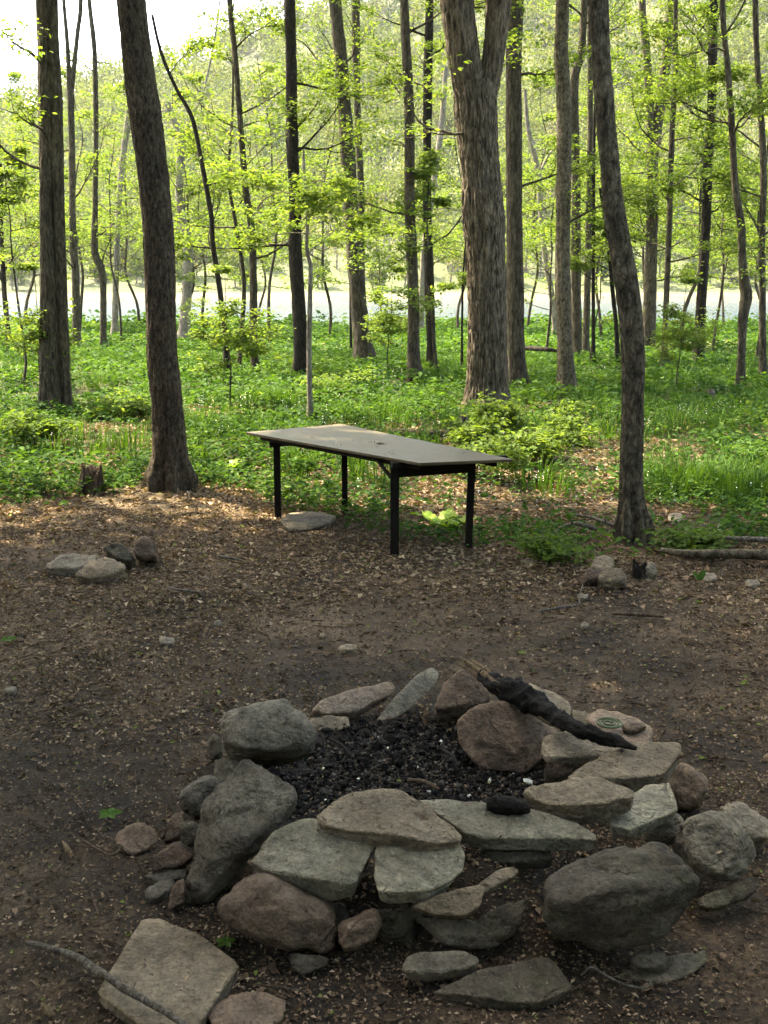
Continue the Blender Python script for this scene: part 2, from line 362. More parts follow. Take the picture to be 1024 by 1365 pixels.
def simple(name, c, rough=.8, sc=8, var=.35, bs=.3, bd=.004, spec=.3, stretch=None):
    m, t = mat(name); v = tc(t)
    if stretch:
        mp = nd(t, 'ShaderNodeMapping'); mp.inputs['Scale'].default_value = stretch; t.links.new(v, mp.inputs[0]); v = mp.outputs[0]
    n = tex(t, sc, 5, .6, v); r = ramp(t, [(.3, tuple(x * (1 - var) for x in c)), (.7, tuple(x * (1 + var) for x in c))], n.outputs[0])
    finish(t, r.outputs[0], rough, n.outputs[0], bs, bd, spec); return m
def table_mat():
    m, t = mat('stained_plywood'); v = tc(t)
    n = tex(t, 3.0, 5, .6, v); n2 = tex(t, 45, 5, .7, v)
    r = ramp(t, [(.3, (.052, .040, .019)), (.55, (.082, .064, .032)), (.8, (.115, .090, .048))], n.outputs[0])
    r2 = ramp(t, [(.3, (.8, .8, .8)), (.75, (1.25, 1.25, 1.2))], n2.outputs[0])
    c = mix(t, .8, r.outputs[0], r2.outputs[0], 'MULTIPLY')
    finish(t, c, mapr(t, n.outputs[0], .3, .7, .32, .50), n2.outputs[0], .12, .002, .30); return m
M['table_top'] = table_mat()
M['table_wood'] = simple('black_stained_wood', (.010, .008, .0055), .8, 20, .4, .3, .003, .12)
M['coil'] = simple('green_coil', (.07, .09, .045), .9, 60)
M['hill'] = simple('hill_soil', (.06, .075, .03), .95, .05, .3, 0, .01)
M['shore'] = simple('dry_shore_grass', (.095, .092, .05), .95, .4, .25, .2, .05)
def water_mat():
    m, t = mat('river_water'); v = geo(t)
    mp = nd(t, 'ShaderNodeMapping'); mp.inputs['Scale'].default_value = (1, .4, 1); t.links.new(v, mp.inputs[0])
    n = tex(t, 1.6, 4, .6, mp.outputs[0]); n2 = tex(t, .035, 3, .5, v)
    p = finish(t, (.026, .050, .085), .10, n.outputs[0], 1.0, .30, .25)
    p.inputs['IOR'].default_value = 1.33
    return m
M['water'] = water_mat()

# ------------------------------------------------------------------ the ground, river and hill
def grid_mesh(name, xs_of, ys, zf, m, kind='structure', smooth=True):
    V = []; nx = None
    for y in ys:
        xs = xs_of(y); nx = len(xs); V.append(np.stack([xs, np.full(nx, y), np.zeros(nx)], 1))
    V = np.concatenate(V); V[:, 2] = zf(V[:, 0], V[:, 1]); ny = len(ys)
    i = np.arange(ny - 1)[:, None] * nx; j = np.arange(nx - 1)[None]
    F = np.stack([i + j, i + j + 1, i + nx + j + 1, i + nx + j], -1).reshape(-1, 4)
    mb = MB(); mb.add(V, F); o = mb.build(name, m, None, smooth); o['kind'] = kind; return o
def ground_z(x, y):
    z = gh(x, y)
    near = sstep(12, 7, y) * sstep(1.0, 2.0, y)
    z = z + near * (.012 * noise2(x, y, 6, 3, 21) + .006 * noise2(x, y, 30, 2, 23))
    return z
ys = np.concatenate([np.linspace(-60, 1.2, 25), np.linspace(1.4, 8, 260), np.linspace(8.1, 20, 110), np.geomspace(20.3, 95, 70)])
u = np.concatenate([-np.geomspace(1, .02, 60)[:-1] * 0, []])
def gx(y):
    w = max(3.2, .55 * y + 1.2) if y > 0 else 3.2
    inner = np.linspace(-w, w, 220); outer = np.geomspace(1, 90 / 1.0, 14)[1:]
    return np.concatenate([-(w + outer[::-1]), inner, w + outer])
gr = grid_mesh('ground', gx, ys, ground_z, M['ground'])
# river
wm = MB(); wm.add([[-500, 46, -1.0], [500, 46, -1.0], [500, 200, -1.0], [-500, 200, -1.0]], [[0, 1, 2, 3]])
rv = wm.build('river', M['water']); rv['kind'] = 'structure'
# far shore and hill
PXC = np.array([-400, 0, 120, 290, 400, 500, 620, 1024, 1400]); ROWC = np.array([200, 178, 150, 108, 55, 30, 0, -50, -70])
def crest(px): return np.interp(px, PXC, ROWC)
def hill_z(x, y):
    px = 512 + x / np.maximum(y, 1) * FOC
    top = (375 - crest(px)) / FOC * 430 + 2
    s = np.clip((y - 176) / (430 - 176), 0, 2)
    prof = np.where(s < 1, .45 * s + .55 * s ** 1.8 , 1 - .25 * (s - 1))
    z = -1.6 + 1.3 * sstep(172, 178, y) + .5 * sstep(178, 190, y) + top * prof * sstep(178, 205, y)
    z += 4 * noise2(x, y, .02, 3, 31) * sstep(190, 240, y)
    return z
grid_mesh('hill', lambda y: np.linspace(-380, 380, 110), np.concatenate([np.linspace(170, 200, 16), np.linspace(205, 520, 60)]), hill_z, M['hill'])
sh = grid_mesh('far_shore', lambda y: np.linspace(-200, 200, 160), np.linspace(173, 184, 8),
               lambda x, y: hill_z(x, y) + .08 + .1 * noise2(x, y, .5, 2, 3), M['shore'])

rng = np.random.default_rng(7)
def far_forest():
    mb = MB(); tm = MB(); N = 0
    for k in range(2800):
        y = 186 + 250 * rng.random() ** .9; x = (rng.random() - .5) * y * .86
        px = 512 + x / y * FOC
        z = float(hill_z(np.array([x]), np.array([y]))[0])
        n = float(noise2(x, y, .018, 2, 77)[0]); n2 = float(noise2(x, y, .05, 2, 78)[0])
        h = rng.uniform(8, 14) if y > 205 else rng.uniform(3, 9); r = h * rng.uniform(.24, .36)
        bare = n2 > .38 or rng.random() < .07; dark = (n < -.25 and rng.random() < .5) or rng.random() < .05
        base = .95 if bare else (.12 if dark else rng.uniform(.40, .84))
        cnt = int((70 if bare else 140) * (1.2 if y < 300 else .6)); siz = (.75 if y < 300 else 1.1) * (.7 if bare else 1)
        d = rdir(rng, cnt); rad = rng.random(cnt) ** .45
        lob = 1 + .35 * noise(d * 2.1 + k * 3.1, 4)
        c = d * rad[:, None] * lob[:, None] * np.array([r, r, h * .42]); c += [x, y, z + h * .60]
        tone = np.clip(base + rng.normal(size=cnt) * .07, 0, 1)
        leaves(mb, c, rdir(rng, cnt), rdir(rng, cnt, .6), siz * rng.uniform(.6, 1.4, cnt), siz * .8, tone, .2)
        if y < 330:
            p = np.array([[x, y, z - .5], [x + rng.normal() * .3, y, z + h * .5], [x + rng.normal() * .6, y, z + h * .95]])
            tube(tm, p, [.20, .13, .03], 3, .5, None, False)
    o = mb.build('far_forest', M['leaf_far']); tag(o, 'sunlit spring woodland covering the hillside across the river', None, None, 'stuff')
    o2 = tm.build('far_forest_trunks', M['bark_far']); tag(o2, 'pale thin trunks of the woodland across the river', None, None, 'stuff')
far_forest()

def haze():
    m, t = mat('air'); v = nd(t, 'ShaderNodeVolumePrincipled'); v.inputs['Color'].default_value = (.92, .96, 1, 1); v.inputs['Density'].default_value = .00009; v.inputs['Anisotropy'].default_value = .3
    o = nd(t, 'ShaderNodeOutputMaterial'); t.links.new(v.outputs[0], o.inputs['Volume'])
    x0, x1, y0, y1, z0, z1 = -505, 505, -70, 560, -8, 175
    V = [[a, b, c] for c in (z0, z1) for a, b in ((x0, y0), (x1, y0), (x1, y1), (x0, y1))]
    mb = MB(); mb.add(V, [[3, 2, 1, 0], [4, 5, 6, 7], [0, 1, 5, 4], [1, 2, 6, 5], [2, 3, 7, 6], [3, 0, 4, 7]]); o = mb.build('haze', m); o['kind'] = 'stuff'
    o['label'] = 'thin bright air veiling the far hillside'
haze()
S.cycles.volume_bounces = 0; S.cycles.volume_step_rate = 5

# ------------------------------------------------------------------ rocks
ICO = {}
def ico(sub):
    if sub not in ICO:
        bm = bmesh.new(); bmesh.ops.create_icosphere(bm, subdivisions=sub, radius=1)
        ICO[sub] = (np.array([v.co[:] for v in bm.verts]), np.array([[v.index for v in f.verts] for f in bm.faces])); bm.free()
    return ICO[sub]
def hull_planes(P):
    bm = bmesh.new()
    for p in P: bm.verts.new(p)
    bmesh.ops.convex_hull(bm, input=bm.verts); bm.normal_update(); out = []
    for f in bm.faces:
        if f.calc_area() < 1e-5: continue
        n = np.array(f.normal[:]); d = float(np.dot(n, np.array(f.verts[0].co[:])))
        if d < 0: n, d = -n, -d
        if not any(np.dot(n, q[0]) > .992 and abs(d - q[1]) < .06 for q in out): out.append((n, d))
    bm.free(); return out
def rock_shape(P, sub, p, seed, rough, chips):
    """a stone as the rounded hull of P: facets worn at the edges, then broken up by noise."""
    g = np.random.default_rng(seed)
    P = np.asarray(P, float); c = P.mean(0); p = p * 3.2
    cov = np.cov((P - c).T); w, E = np.linalg.eigh(cov + np.eye(3) * 1e-6); s = np.sqrt(np.maximum(w, 1e-5)) * 1.6
    Q = ((P - c) @ E) / s
    pl = hull_planes(Q)
    for k in range(chips * 5):
        n = rdir(g, 1)[0]; d = float(np.max(Q @ n)); pl.append((n, d * g.uniform(.84, .97)))
    D, F = ico(sub); acc = np.zeros(len(D))
    for n, d in pl:
        acc += np.maximum(D @ n / max(d, .05), 0) ** p
    r = acc ** (-1 / p); U = D * r[:, None]
    lo, hi = Q.min(0), Q.max(0); ul, uh = U.min(0), U.max(0)
    U = np.where(U > 0, U * (hi / uh), U * (lo / ul))
    V = (U * s) @ E.T
    size = float(np.mean(np.sort(P.max(0) - P.min(0))[1:]))
    thin = float(min(1, s.min() / s.max() * 2.2))
    q = V / size + seed * 7.1
    n3 = unit(V * (1 / s.clip(.02)) @ np.eye(3))
    n3 = unit((D / s) @ E.T)
    dsp = fbm(q * 2.3, 3, seed) * .045 + fbm(q * 9, 3, seed + 5) * .022
    # broken facets: nearest of a few random cut levels
    cut = np.full(len(V), -9.0)
    for k in range(7):
        a = rdir(g, 1)[0]; cut = np.maximum(cut, (q * 1.0) @ a * 2.0 - g.uniform(.2, .9) - float(np.mean(q @ a)) * 2.0)
    dsp -= np.clip(cut, 0, .5) * .10
    rd = 1 - np.abs(fbm(q * 2.2 + 4, 2, seed + 9)); dsp -= np.clip(rd - .93, 0, 1) * .55 * g.uniform(.3, 1)
    stp = fbm(q * 3.1 + 8, 2, seed + 12); dsp += .018 * np.tanh(stp * 14)
    lay = np.sin((V @ E[:, 0]) / size * 60 + 4 * fbm(q * 1.5, 2, seed + 3)); side = 1 - np.abs(n3 @ E[:, 0])
    dsp += lay * .004 * side
    V = V + n3 * (dsp * size * rough * max(thin, .4))[:, None]
    return V + c, F
def rot_n(tilt, yaw):
    # tilt 0: plane lies flat; 90: it faces the camera. yaw turns it (+: faces right)
    t, y = R(tilt), R(yaw)
    return unit(np.array([math.sin(t) * math.sin(y), -math.sin(t) * math.cos(y), math.cos(t)]))
SEED = [100]; ROCKV = []
def rock(name, label, mt, hulls, ref, T=None, tilt=0, yaw=0, t=.08, front=0.0, sf=.7, sb=.92, ridges=(), sub=4, p=16, rough=1.0, chips=2, group=None, cat='stone', parent=None, seed=None):
    """hulls: outlines in picture coordinates of the stone's face, laid on a plane through ref; t: thickness behind, front: bulge before."""
    SEED[0] += 1; sd = seed or SEED[0]
    T = T or F_
    if not isinstance(hulls[0][0], (tuple, list)): hulls = [hulls]
    rx, ry = T(ref[0], ref[1]); c = PZ(rx, ry, ref[2]); n = rot_n(tilt, yaw)
    mb = MB(); allv = []
    for hi, hl in enumerate(hulls):
        P = np.array([PP(*T(a, b), c, n) for a, b in hl]); m0 = P.mean(0)
        pts = [P, m0 + (P - m0) * sb - n * t]
        if tilt > 25: pts.append(m0 + (P - m0) * (sb + 1) / 2 * 1.0 - n * t * .5)
        if front: pts.append(m0 + (P - m0) * sf + n * front)
        if hi == 0 and ridges:
            pts.append(np.array([PP(*T(a, b), c + n * f, n) for a, b, f in ridges]))
        V, F = rock_shape(np.concatenate(pts), sub, p, sd + hi * 31, rough, chips); allv.append((V, F))
    V = np.concatenate([v for v, f in allv]); base = np.array([V[:, 0].mean(), V[:, 1].mean(), V[:, 2].min()])
    for v, f in allv: mb.add(v - base, f); ROCKV.append((v, f))
    o = mb.build(name, mt, parent, True); o.location = base
    if label: tag(o, label, cat, group)
    return o
GR = 'stones of the fire ring'
G, GN, TN, RD, DK, PK = (M[k] for k in ('stone_grey', 'stone_green', 'stone_tan', 'stone_red', 'stone_dark', 'stone_pink'))
def rs(label, mt, hulls, ref, T, **k): return rock('ring_stone', label, mt, hulls, ref, T, group=GR, **k)

rs('large rounded grey boulder at the upper left corner of the fire ring', G, [(250,240),(262,215),(320,188),(400,176),(470,168),(505,185),(532,225),(560,265),(548,335),(500,355),(430,350),(370,335),(265,332),(250,290)],
   (400,270,.27), A_, tilt=50, t=.22, front=.08, sf=.72, sb=.8, ridges=[(300,315,.10),(430,325,.10),(520,300,.08)], sub=5, p=14)
rs('small dark stone tucked left of the large rounded boulder', DK, [(222,300),(245,272),(266,290),(266,345),(240,362),(225,335)], (243,320,.12), A_, tilt=50, t=.1, front=.03)
rs('flat grey stone under the large rounded boulder', G, [(245,340),(275,336),(330,350),(405,368),(395,392),(300,410),(264,424),(248,390)], (300,380,.13), A_, tilt=35, t=.10)
rs('tall cracked grey boulder leaning at the left front of the fire ring', G,
   [(600,135),(740,208),(860,258),(912,290),(935,350),(925,410),(800,552),(660,700),(520,860),(460,930),(400,960),(300,965),(255,950),(255,890),(300,760),(340,600),(335,500),(380,420),(520,250)],
   (560,560,.23), C_, tilt=66, yaw=-18, t=.17, front=0, sb=.72, ridges=[(600,200,.02),(460,380,.045),(330,720,.03),(300,850,.045),(420,720,.07),(620,560,.085),(800,450,.06),(880,400,.04)], sub=5, p=20, rough=1.1, chips=1)
rs('smooth round grey stone between the leaning boulder and the upper left one', G, [(245,360),(260,310),(330,255),(400,235),(460,240),(488,270),(460,330),(400,400),(350,462),(300,440),(258,400)], (360,340,.13), C_, tilt=50, t=.12, front=.05, p=10)
rs('small dark block wedged left of the leaning boulder', DK, [(250,495),(290,480),(350,500),(352,560),(340,640),(290,642),(260,610)], (300,560,.12), C_, tilt=65, t=.08, front=.02)
rs('purplish flat stone standing behind the left edge of the ring', RD, [(155,600),(200,470),(240,425),(280,425),(275,490),(255,570),(205,600)], (215,520,.07), C_, tilt=45, t=.06)
rs('brown angular stone at the left foot of the leaning boulder', RD, [(90,700),(140,640),(250,585),(335,640),(330,690),(280,735),(200,750),(92,780)], (210,690,.10), C_, tilt=45, t=.09)
rs('thin grey slab under the brown angular stone at left', G, [(45,800),(90,775),(200,755),(290,750),(285,812),(130,828)], (180,790,.05), C_, tilt=25, t=.04)
rs('low flat grey stone at the left outside foot of the ring', G, [(50,900),(70,870),(130,830),(200,812),(230,830),(200,872),(130,922),(70,932)], (130,870,.035), C_, tilt=15, t=.05)
rs('small upright reddish stone at the bottom of the leaning boulder', RD, [(180,1000),(200,900),(240,830),(275,815),(275,950),(235,975)], (225,910,.07), C_, tilt=60, t=.06)
rock('loose_stone', 'pale pinkish stone lying alone left of the fire ring', PK, [(149,1115),(160,1101),(180,1096),(198,1098),(213,1103),(211,1119),(196,1132),(178,1137),(162,1131)], (180,1115,.05), tilt=25, t=.07, cat='stone')

rs('dark rounded stone at the bottom of the stack under the cracked slab', RD, [(250,790),(270,762),(330,715),(400,700),(520,740),(622,790),(622,950),(580,966),(480,950),(380,912),(280,855),(254,830)], (430,830,.15), A_, tilt=62, t=.18, front=.04, sf=.75, sb=.8, ridges=[(330,790,.05),(500,830,.06)], sub=5, p=12)
rs('small reddish block beside the dark rounded stone low in the stack', RD, [(620,872),(690,828),(748,815),(768,868),(750,905),(690,942),(650,950),(625,920)], (690,880,.13), A_, tilt=55, t=.12, front=.0, ridges=[(640,890,.03),(740,850,.03)])
rs('little dark stone half buried beneath the front stack', DK, [(475,950),(560,962),(605,968),(592,1000),(520,1022),(485,1002)], (540,985,.04), A_, tilt=55, t=.07)
rs('broad pale slab at the front left with a reddish chip on it', GN, [(360,665),(375,628),(420,592),(480,555),(525,536),(640,545),(752,600),(735,650),(700,720),(640,735),(560,722),(480,708),(400,692)],
   (550,640,.275), A_, tilt=14, yaw=0, t=.085, sb=.90, sub=5, p=18)
rs('pale slab right of the crack in the front row', GN, [(748,620),(790,605),(1000,600),(1024,640),(1020,690),(965,735),(900,760),(760,765),(742,720)], (880,680,.265), A_, tilt=14, t=.065, sb=.9, sub=5, p=14)
rs('brown wedge shaped slab topping the front stack', TN, [(560,528),(600,490),(650,460),(720,442),(810,436),(850,460),(885,492),(960,535),(1018,580),(1010,598),(930,608),(850,592),(730,578),(650,567),(580,552)],
   (780,520,.345), A_, tilt=10, t=.055, sb=.96, sub=5, p=20)
rs('pinkish flat slab at the back left of the fire ring', PK, [(548,190),(600,155),(680,132),(790,107),(810,125),(795,150),(740,170),(675,205),(600,208)], (680,165,.13), A_, tilt=28, yaw=20, t=.07, sb=.9)
rs('narrow grey slab leaning at the back of the fire ring', G, [(750,235),(790,180),(840,130),(880,90),(920,67),(944,85),(935,120),(890,155),(840,205),(795,238)], (850,150,.12), A_, tilt=50, yaw=30, t=.06, rough=.8)
rs('small brown stone beneath the pinkish back slab', TN, [(538,222),(600,218),(660,222),(668,250),(600,272),(550,264)], (600,245,.06), A_, tilt=35, t=.06)

rs('square brown block at the top of the fire ring under the log end', RD, [(118,155),(150,100),(188,68),(232,65),(268,112),(258,145),(190,160),(125,168)], (190,115,.22), B_, tilt=22, t=.13, sb=.9)
rs('large dark brown stone leaning into the fire under the log', RD, [(178,200),(225,158),(280,150),(360,172),(475,222),(445,270),(415,302),(372,345),(300,352),(245,342),(232,285),(180,258)], (310,250,.17), B_, tilt=52, t=.15, sb=.8, ridges=[(235,262,.02),(350,228,.03),(400,270,.03)], sub=5, p=18)
rs('tan flat stone behind the charred log', TN, [(375,98),(430,115),(492,155),(488,188),(440,185),(390,150)], (430,140,.20), B_, tilt=15, t=.08)
rs('small tan stone right of the flat stone behind the log', TN, [(488,172),(530,172),(550,195),(540,215),(495,212)], (515,190,.15), B_, tilt=20, t=.07)
rs('brown slab under the middle of the charred log', TN, [(408,272),(430,240),(480,227),(560,235),(640,275),(600,293),(520,300),(430,300)], (500,265,.235), B_, tilt=16, t=.05)
rs('dark stone wedged beneath the slab under the log', RD, [(420,320),(440,298),(560,300),(540,335),(450,356),(422,352)], (480,325,.13), B_, tilt=35, t=.09)
coil_stone = rs('orange flat stone carrying the mosquito coil', PK, [(530,192),(560,172),(600,170),(640,198),(700,212),(718,238),(700,256),(640,264),(590,252)], (620,218,.22), B_, tilt=5, t=.07, p=20, rough=.5)
rock('stone_chip', 'small red oblong chip beside the mosquito coil', RD, [(628,216),(650,206),(690,207),(697,218),(660,226),(636,225)], (662,215,.245), B_, tilt=5, t=.03, sub=3, cat='stone')
rs('broad tan slab at the right end of the charred log', TN, [(478,348),(520,320),(600,288),(680,260),(750,250),(787,260),(792,295),(770,335),(720,352),(650,358),(560,360)], (650,310,.265), B_, tilt=8, t=.07, sub=5, p=14)
rs('rounded reddish stone on the right outside of the ring', RD, [(760,375),(790,318),(830,333),(862,365),(862,410),(830,440),(790,436),(764,405)], (815,385,.12), B_, tilt=50, t=.12, front=.05, p=10)
rs('thick tan block lying in front of the broad tan slab', TN, [(356,382),(400,360),(500,356),(600,354),(642,360),(672,380),(660,402),(590,425),(500,432),(430,430),(380,405)], (510,385,.355), B_, tilt=12, t=.085, sb=.93, sub=5, p=14)
rs('angular pale green slab right of the thick tan block', GN, [(588,470),(640,430),(690,373),(755,365),(772,410),(782,445),(720,468),(650,500),(600,488)], (690,430,.265), B_, tilt=14, t=.05, sub=5, p=26, rough=.8, chips=0)
rs('grey stone under the angular pale green slab', G, [(690,500),(775,450),(802,460),(806,500),(780,532),(710,520)], (750,490,.18), B_, tilt=45, t=.12, front=.02)
rs('long flat pale slab across the front of the ring', GN, [(78,420),(130,408),(260,423),(400,450),(520,478),(562,502),(560,522),(480,518),(400,512),(250,515),(205,505),(150,465)], (320,465,.295), B_, tilt=10, t=.06, sb=.97, sub=5, p=20, rough=.8)
rs('dark stone in the shadow under the long flat slab', DK, [(235,548),(430,545),(445,578),(300,590),(250,575)], (340,560,.20), B_, tilt=35, t=.07)
rs('biggest boulder of the ring, dark and domed, at the right front', DK, [(418,655),(430,622),(520,590),(600,545),(700,528),(760,533),(805,578),(845,640),(842,672),(790,732),(740,782),(650,826),(590,838),(520,822),(440,792),(424,760)],
   (630,690,.21), B_, tilt=60, t=.22, front=.0, sb=.75, ridges=[(440,690,.09),(520,688,.12),(610,655,.13),(740,660,.12),(800,650,.07),(620,780,.06)], sub=5, p=20, rough=1.1, chips=1)
rs('rounded grey stone with a flat face at the right side of the ring', G, [(798,500),(805,455),(860,443),(920,462),(990,508),(1012,570),(1002,600),(940,640),(880,632),(820,592),(798,550)], (900,540,.18), B_, tilt=60, yaw=15, t=.16, front=.0, sb=.75, ridges=[(835,480,.05),(930,500,.07),(930,560,.07),(890,610,.06),(830,570,.04)], sub=5, p=20)
rs('pale grey flat stone at the far right edge behind the rounded one', G, [(888,430),(950,413),(1005,450),(1035,480),(1030,520),(980,515),(920,480)], (960,460,.13), B_, tilt=20, t=.1)
rs('curved low slab under the rounded stone at the right', DK, [[(836,682),(870,668),(935,648),(950,688),(880,712),(842,706)], [(920,655),(975,625),(1006,630),(1000,660),(935,695)]], (920,668,.10), B_, tilt=35, t=.05)
rs('curved flat stone with a raised right end in the middle front', TN, [[(58,700),(150,668),(240,650),(258,665),(242,702),(200,732),(120,726)], [(225,655),(300,605),(345,598),(352,618),(300,642),(250,672)]], (200,680,.21), B_, tilt=35, t=.045, p=16)
rs('hollow backed dark stone below the curved flat one', DK, [[(68,730),(160,748),(250,750),(300,812),(220,824),(130,806),(90,776)], [(235,752),(330,702),(382,672),(382,702),(348,780),(290,816),(230,800)]], (220,765,.12), B_, tilt=60, t=.12, sb=.8)
rs('small flat grey stone at the foot of the ring, uppermost of two', G, [(30,866),(50,835),(120,838),(200,822),(240,838),(243,858),(200,878),(90,892),(40,884)], (140,860,.09), B_, tilt=20, t=.05)
rs('wide dark slab lying lowest in front of the ring', DK, [(112,925),(200,913),(290,870),(400,843),(460,853),(497,908),(480,935),(400,965),(330,966),(200,945)], (330,915,.055), B_, tilt=14, t=.06, sub=5)
rs('small dark stone below the biggest boulder', DK, [(648,848),(690,825),(740,828),(765,850),(740,872),(670,872)], (705,850,.06), B_, tilt=30, t=.05)
rs('long dark slab sunk in the soil below the biggest boulder', DK, [(610,880),(760,868),(850,818),(865,850),(820,888),(740,912),(640,902)], (740,880,.02), B_, tilt=14, t=.04)
# fill under the slabs: stones one glimpses in the gaps
for i, (a, b, z, lab) in enumerate([(600, 840, .10, 'dark stone filling the gap beneath the crack in the front row'), (800, 850, .10, 'dark stone deep in the gap right of the reddish block'), (880, 800, .14, 'dark stone under the right pale slab of the front row')]):
    rs(lab, DK, [(a - 60, b - 40), (a + 50, b - 50), (a + 70, b + 40), (a - 40, b + 60)], (a, b, z), A_, tilt=40, t=.16)
# flat stones lying near
rock('flat_slab', 'large flat square slab on the ground at the lower left, crossed by a stick', TN, [(190,1223),(212,1222),(265,1245),(318,1286),(290,1316),(262,1358),(250,1385),(215,1385),(131,1324),(147,1290),(172,1257)], (220,1300,.05), tilt=0, t=.05, sb=.97, sub=5, p=26, rough=.5, chips=0)
rock('flat_slab', 'small reddish flat stone at the bottom edge right of the square slab', RD, [(274,1348),(290,1326),(340,1321),(381,1330),(379,1352),(350,1375),(290,1375)], (325,1345,.04), tilt=4, t=.05)

# ------------------------------------------------------------------ other stones in the clearing
CG = 'stones piled at the left edge of the clearing'
rock('loose_stone', 'flat grey stone at the left end of the stone pile by the left tree', G, [(57,748),(80,740),(110,736),(132,737),(125,748),(100,756),(66,755)], (95,747,.08), tilt=6, t=.09, group=CG, cat='stone')
rock('loose_stone', 'flat tan stone nearest in the stone pile by the left tree', TN, [(98,764),(120,745),(140,738),(168,748),(170,754),(150,764),(120,770)], (135,755,.10), tilt=18, t=.10, group=CG, cat='stone')
rock('loose_stone', 'dark wedge stone in the middle of the stone pile by the left tree', DK, [(135,730),(150,722),(168,726),(180,742),(172,748),(150,742)], (157,735,.14), tilt=45, t=.14, group=CG, cat='stone')
rock('loose_stone', 'upright pointed stone at the right end of the stone pile by the left tree', RD, [(176,735),(182,720),(192,713),(205,722),(208,742),(196,746),(180,744)], (193,730,.14), tilt=60, t=.16, front=.03, group=CG, cat='stone')
rock('flat_slab', 'dark flat slab on the ground under the left end of the table', DK, [(373,692),(383,684),(400,681),(430,681),(448,687),(440,697),(415,704),(385,706)], (412,692,.05), tilt=2, t=.06, cat='stone', rough=.5)
KG = 'stones beside the charred stump'
rock('loose_stone', 'flat pointed stone at the back of the pile by the charred stump', TN, [(788,748),(798,741),(806,738),(818,744),(820,755),(800,762),(788,756)], (804,750,.12), tilt=25, t=.12, group=KG, cat='stone')
rock('loose_stone', 'dark stone at the left of the pile by the charred stump', RD, [(774,770),(782,760),(798,758),(806,764),(800,776),(780,778)], (790,768,.07), tilt=45, t=.12, front=.03, group=KG, cat='stone', p=10)
rock('loose_stone', 'rounded brown stone at the front of the pile by the charred stump', TN, [(795,768),(806,758),(825,757),(838,768),(834,780),(815,784),(800,780)], (816,770,.08), tilt=45, t=.14, front=.03, group=KG, cat='stone', p=10)
rock('loose_stone', 'grey stone right behind the charred stump', G, [(860,756),(866,748),(874,752),(876,764),(868,770),(860,766)], (868,760,.06), tilt=45, t=.1, front=.02, group=KG, cat='stone')
SG = 'small flat stones bedded in the clearing'
small = [(223,852,24,10,'small flat grey stone bedded in the clearing right of the left stone pile',G), (465,862,30,8,'thin flat stone bedded in the middle of the clearing',TN), (290,829,10,8,'small grey pebble bedded in the clearing left of centre',G),
         (706,746,24,8,'flat stone at the clearing edge right of the table',TN), (777,793,18,7,'flat pale stone in the leaves left of the stone pile',G), (780,831,14,6,'small pale stone on the leaf litter below the stone pile',G), (945,768,26,12,'mossy grey stone half sunk in leaves at the right',DK),
         (1004,775,22,12,'grey stone half sunk in leaves at the right edge',G), (900,688,22,14,'low grey stone among the plants right of the leaning tree',G), (968,700,26,14,'dark stone behind the broken white wood',DK), (14,918,20,10,'flat stone at the left edge of the clearing',G),
         (795,966,12,7,'small grey pebble behind the reddish ring stone',G), (430,845,10,6,'small pebble in the dark soil at the centre',TN)]
for (x, y, w, h, lab, mt) in small:
    a = [(x + w / 2 * math.cos(k * 1.05 + .3) * random.Random(x + k).uniform(.85, 1.1), y + h / 2 * math.sin(k * 1.05 + .3)) for k in range(6)]
    zz = gz(*PZ(x, y, 0)[:2])
    rock('loose_stone', lab, mt, a, (x, y, zz + .03), tilt=4, t=.05, sub=3, group=SG, cat='stone')
# ------------------------------------------------------------------ charred log, charcoal, coil
def wood_disp(amp, fr, seed, ring=0):
    def f(pts, rad, th):
        n, k = len(pts), len(th)
        q = np.stack([np.cos(th)[None].repeat(n, 0) * fr, np.sin(th)[None].repeat(n, 0) * fr, np.repeat((np.arange(n) * .35)[:, None], k, 1)], -1).reshape(-1, 3)
        return (1 + amp * fbm(q, 3, seed)).reshape(n, k)
    return f
lp = [(205,45,.32,9),(250,80,.32,17),(290,108,.32,25),(340,128,.315,33),(385,150,.31,32),(430,180,.31,21),(480,212,.31,20),(540,238,.305,20),(600,256,.30,16),(640,272,.30,10),(668,280,.30,4)]
pp = np.array([np.append(PZ(*B_(a, b), z), w) for a, b, z, w in lp])
for i, (a, b, z, w) in enumerate(lp): pp[i, 3] = w / 2 * np.linalg.norm(pp[i, :3] - [0, 0, 2]) / FOC
lg = thing('charred_log', pp[5, :3] - [0, 0, .05], 'blackened charred log lying over the top right of the fire ring', 'log')
q = crom(pp[1:], 90); mb = MB(); tube(mb, local(lg, q[:, :3]), q[:, 3], 28, .5, wood_disp(.55, 2.2, 4))
mb.build('burnt_wood', M['char'], lg, True)
mb = MB()
e0, e1 = PZ(*B_(182, 30), .33), PZ(*B_(300, 112), .335)
for k in range(7):
    off = np.array([rng.normal() * .012, rng.normal() * .012, rng.normal() * .012]); t0 = rng.uniform(0, .25)
    s_ = e0 + (e1 - e0) * t0 + off; tube(mb, local(lg, crom([s_, (s_ + e1) / 2 + off * .5, e1 + off * .3], 10)), np.linspace(.004, .016, 10), 6, .5, wood_disp(.3, 1.5, k))
mb.build('unburnt_end', M['split_wood'], lg, True)
# short charred piece on the long slab
cc = [np.append(PZ(*B_(a, b), .325), r) for a, b, r in [(262,432,.020),(290,432,.028),(330,436,.028),(360,440,.022),(374,448,.012)]]
q = crom(cc, 30); mb = MB(); tube(mb, q[:, :3] - q[0, :3], q[:, 3], 20, .5, wood_disp(.35, 1.8, 9)); o = mb.build('charcoal_piece', M['char'], None, True); o.location = q[0, :3]
tag(o, 'short black charcoal piece lying on the long flat slab', 'charcoal')
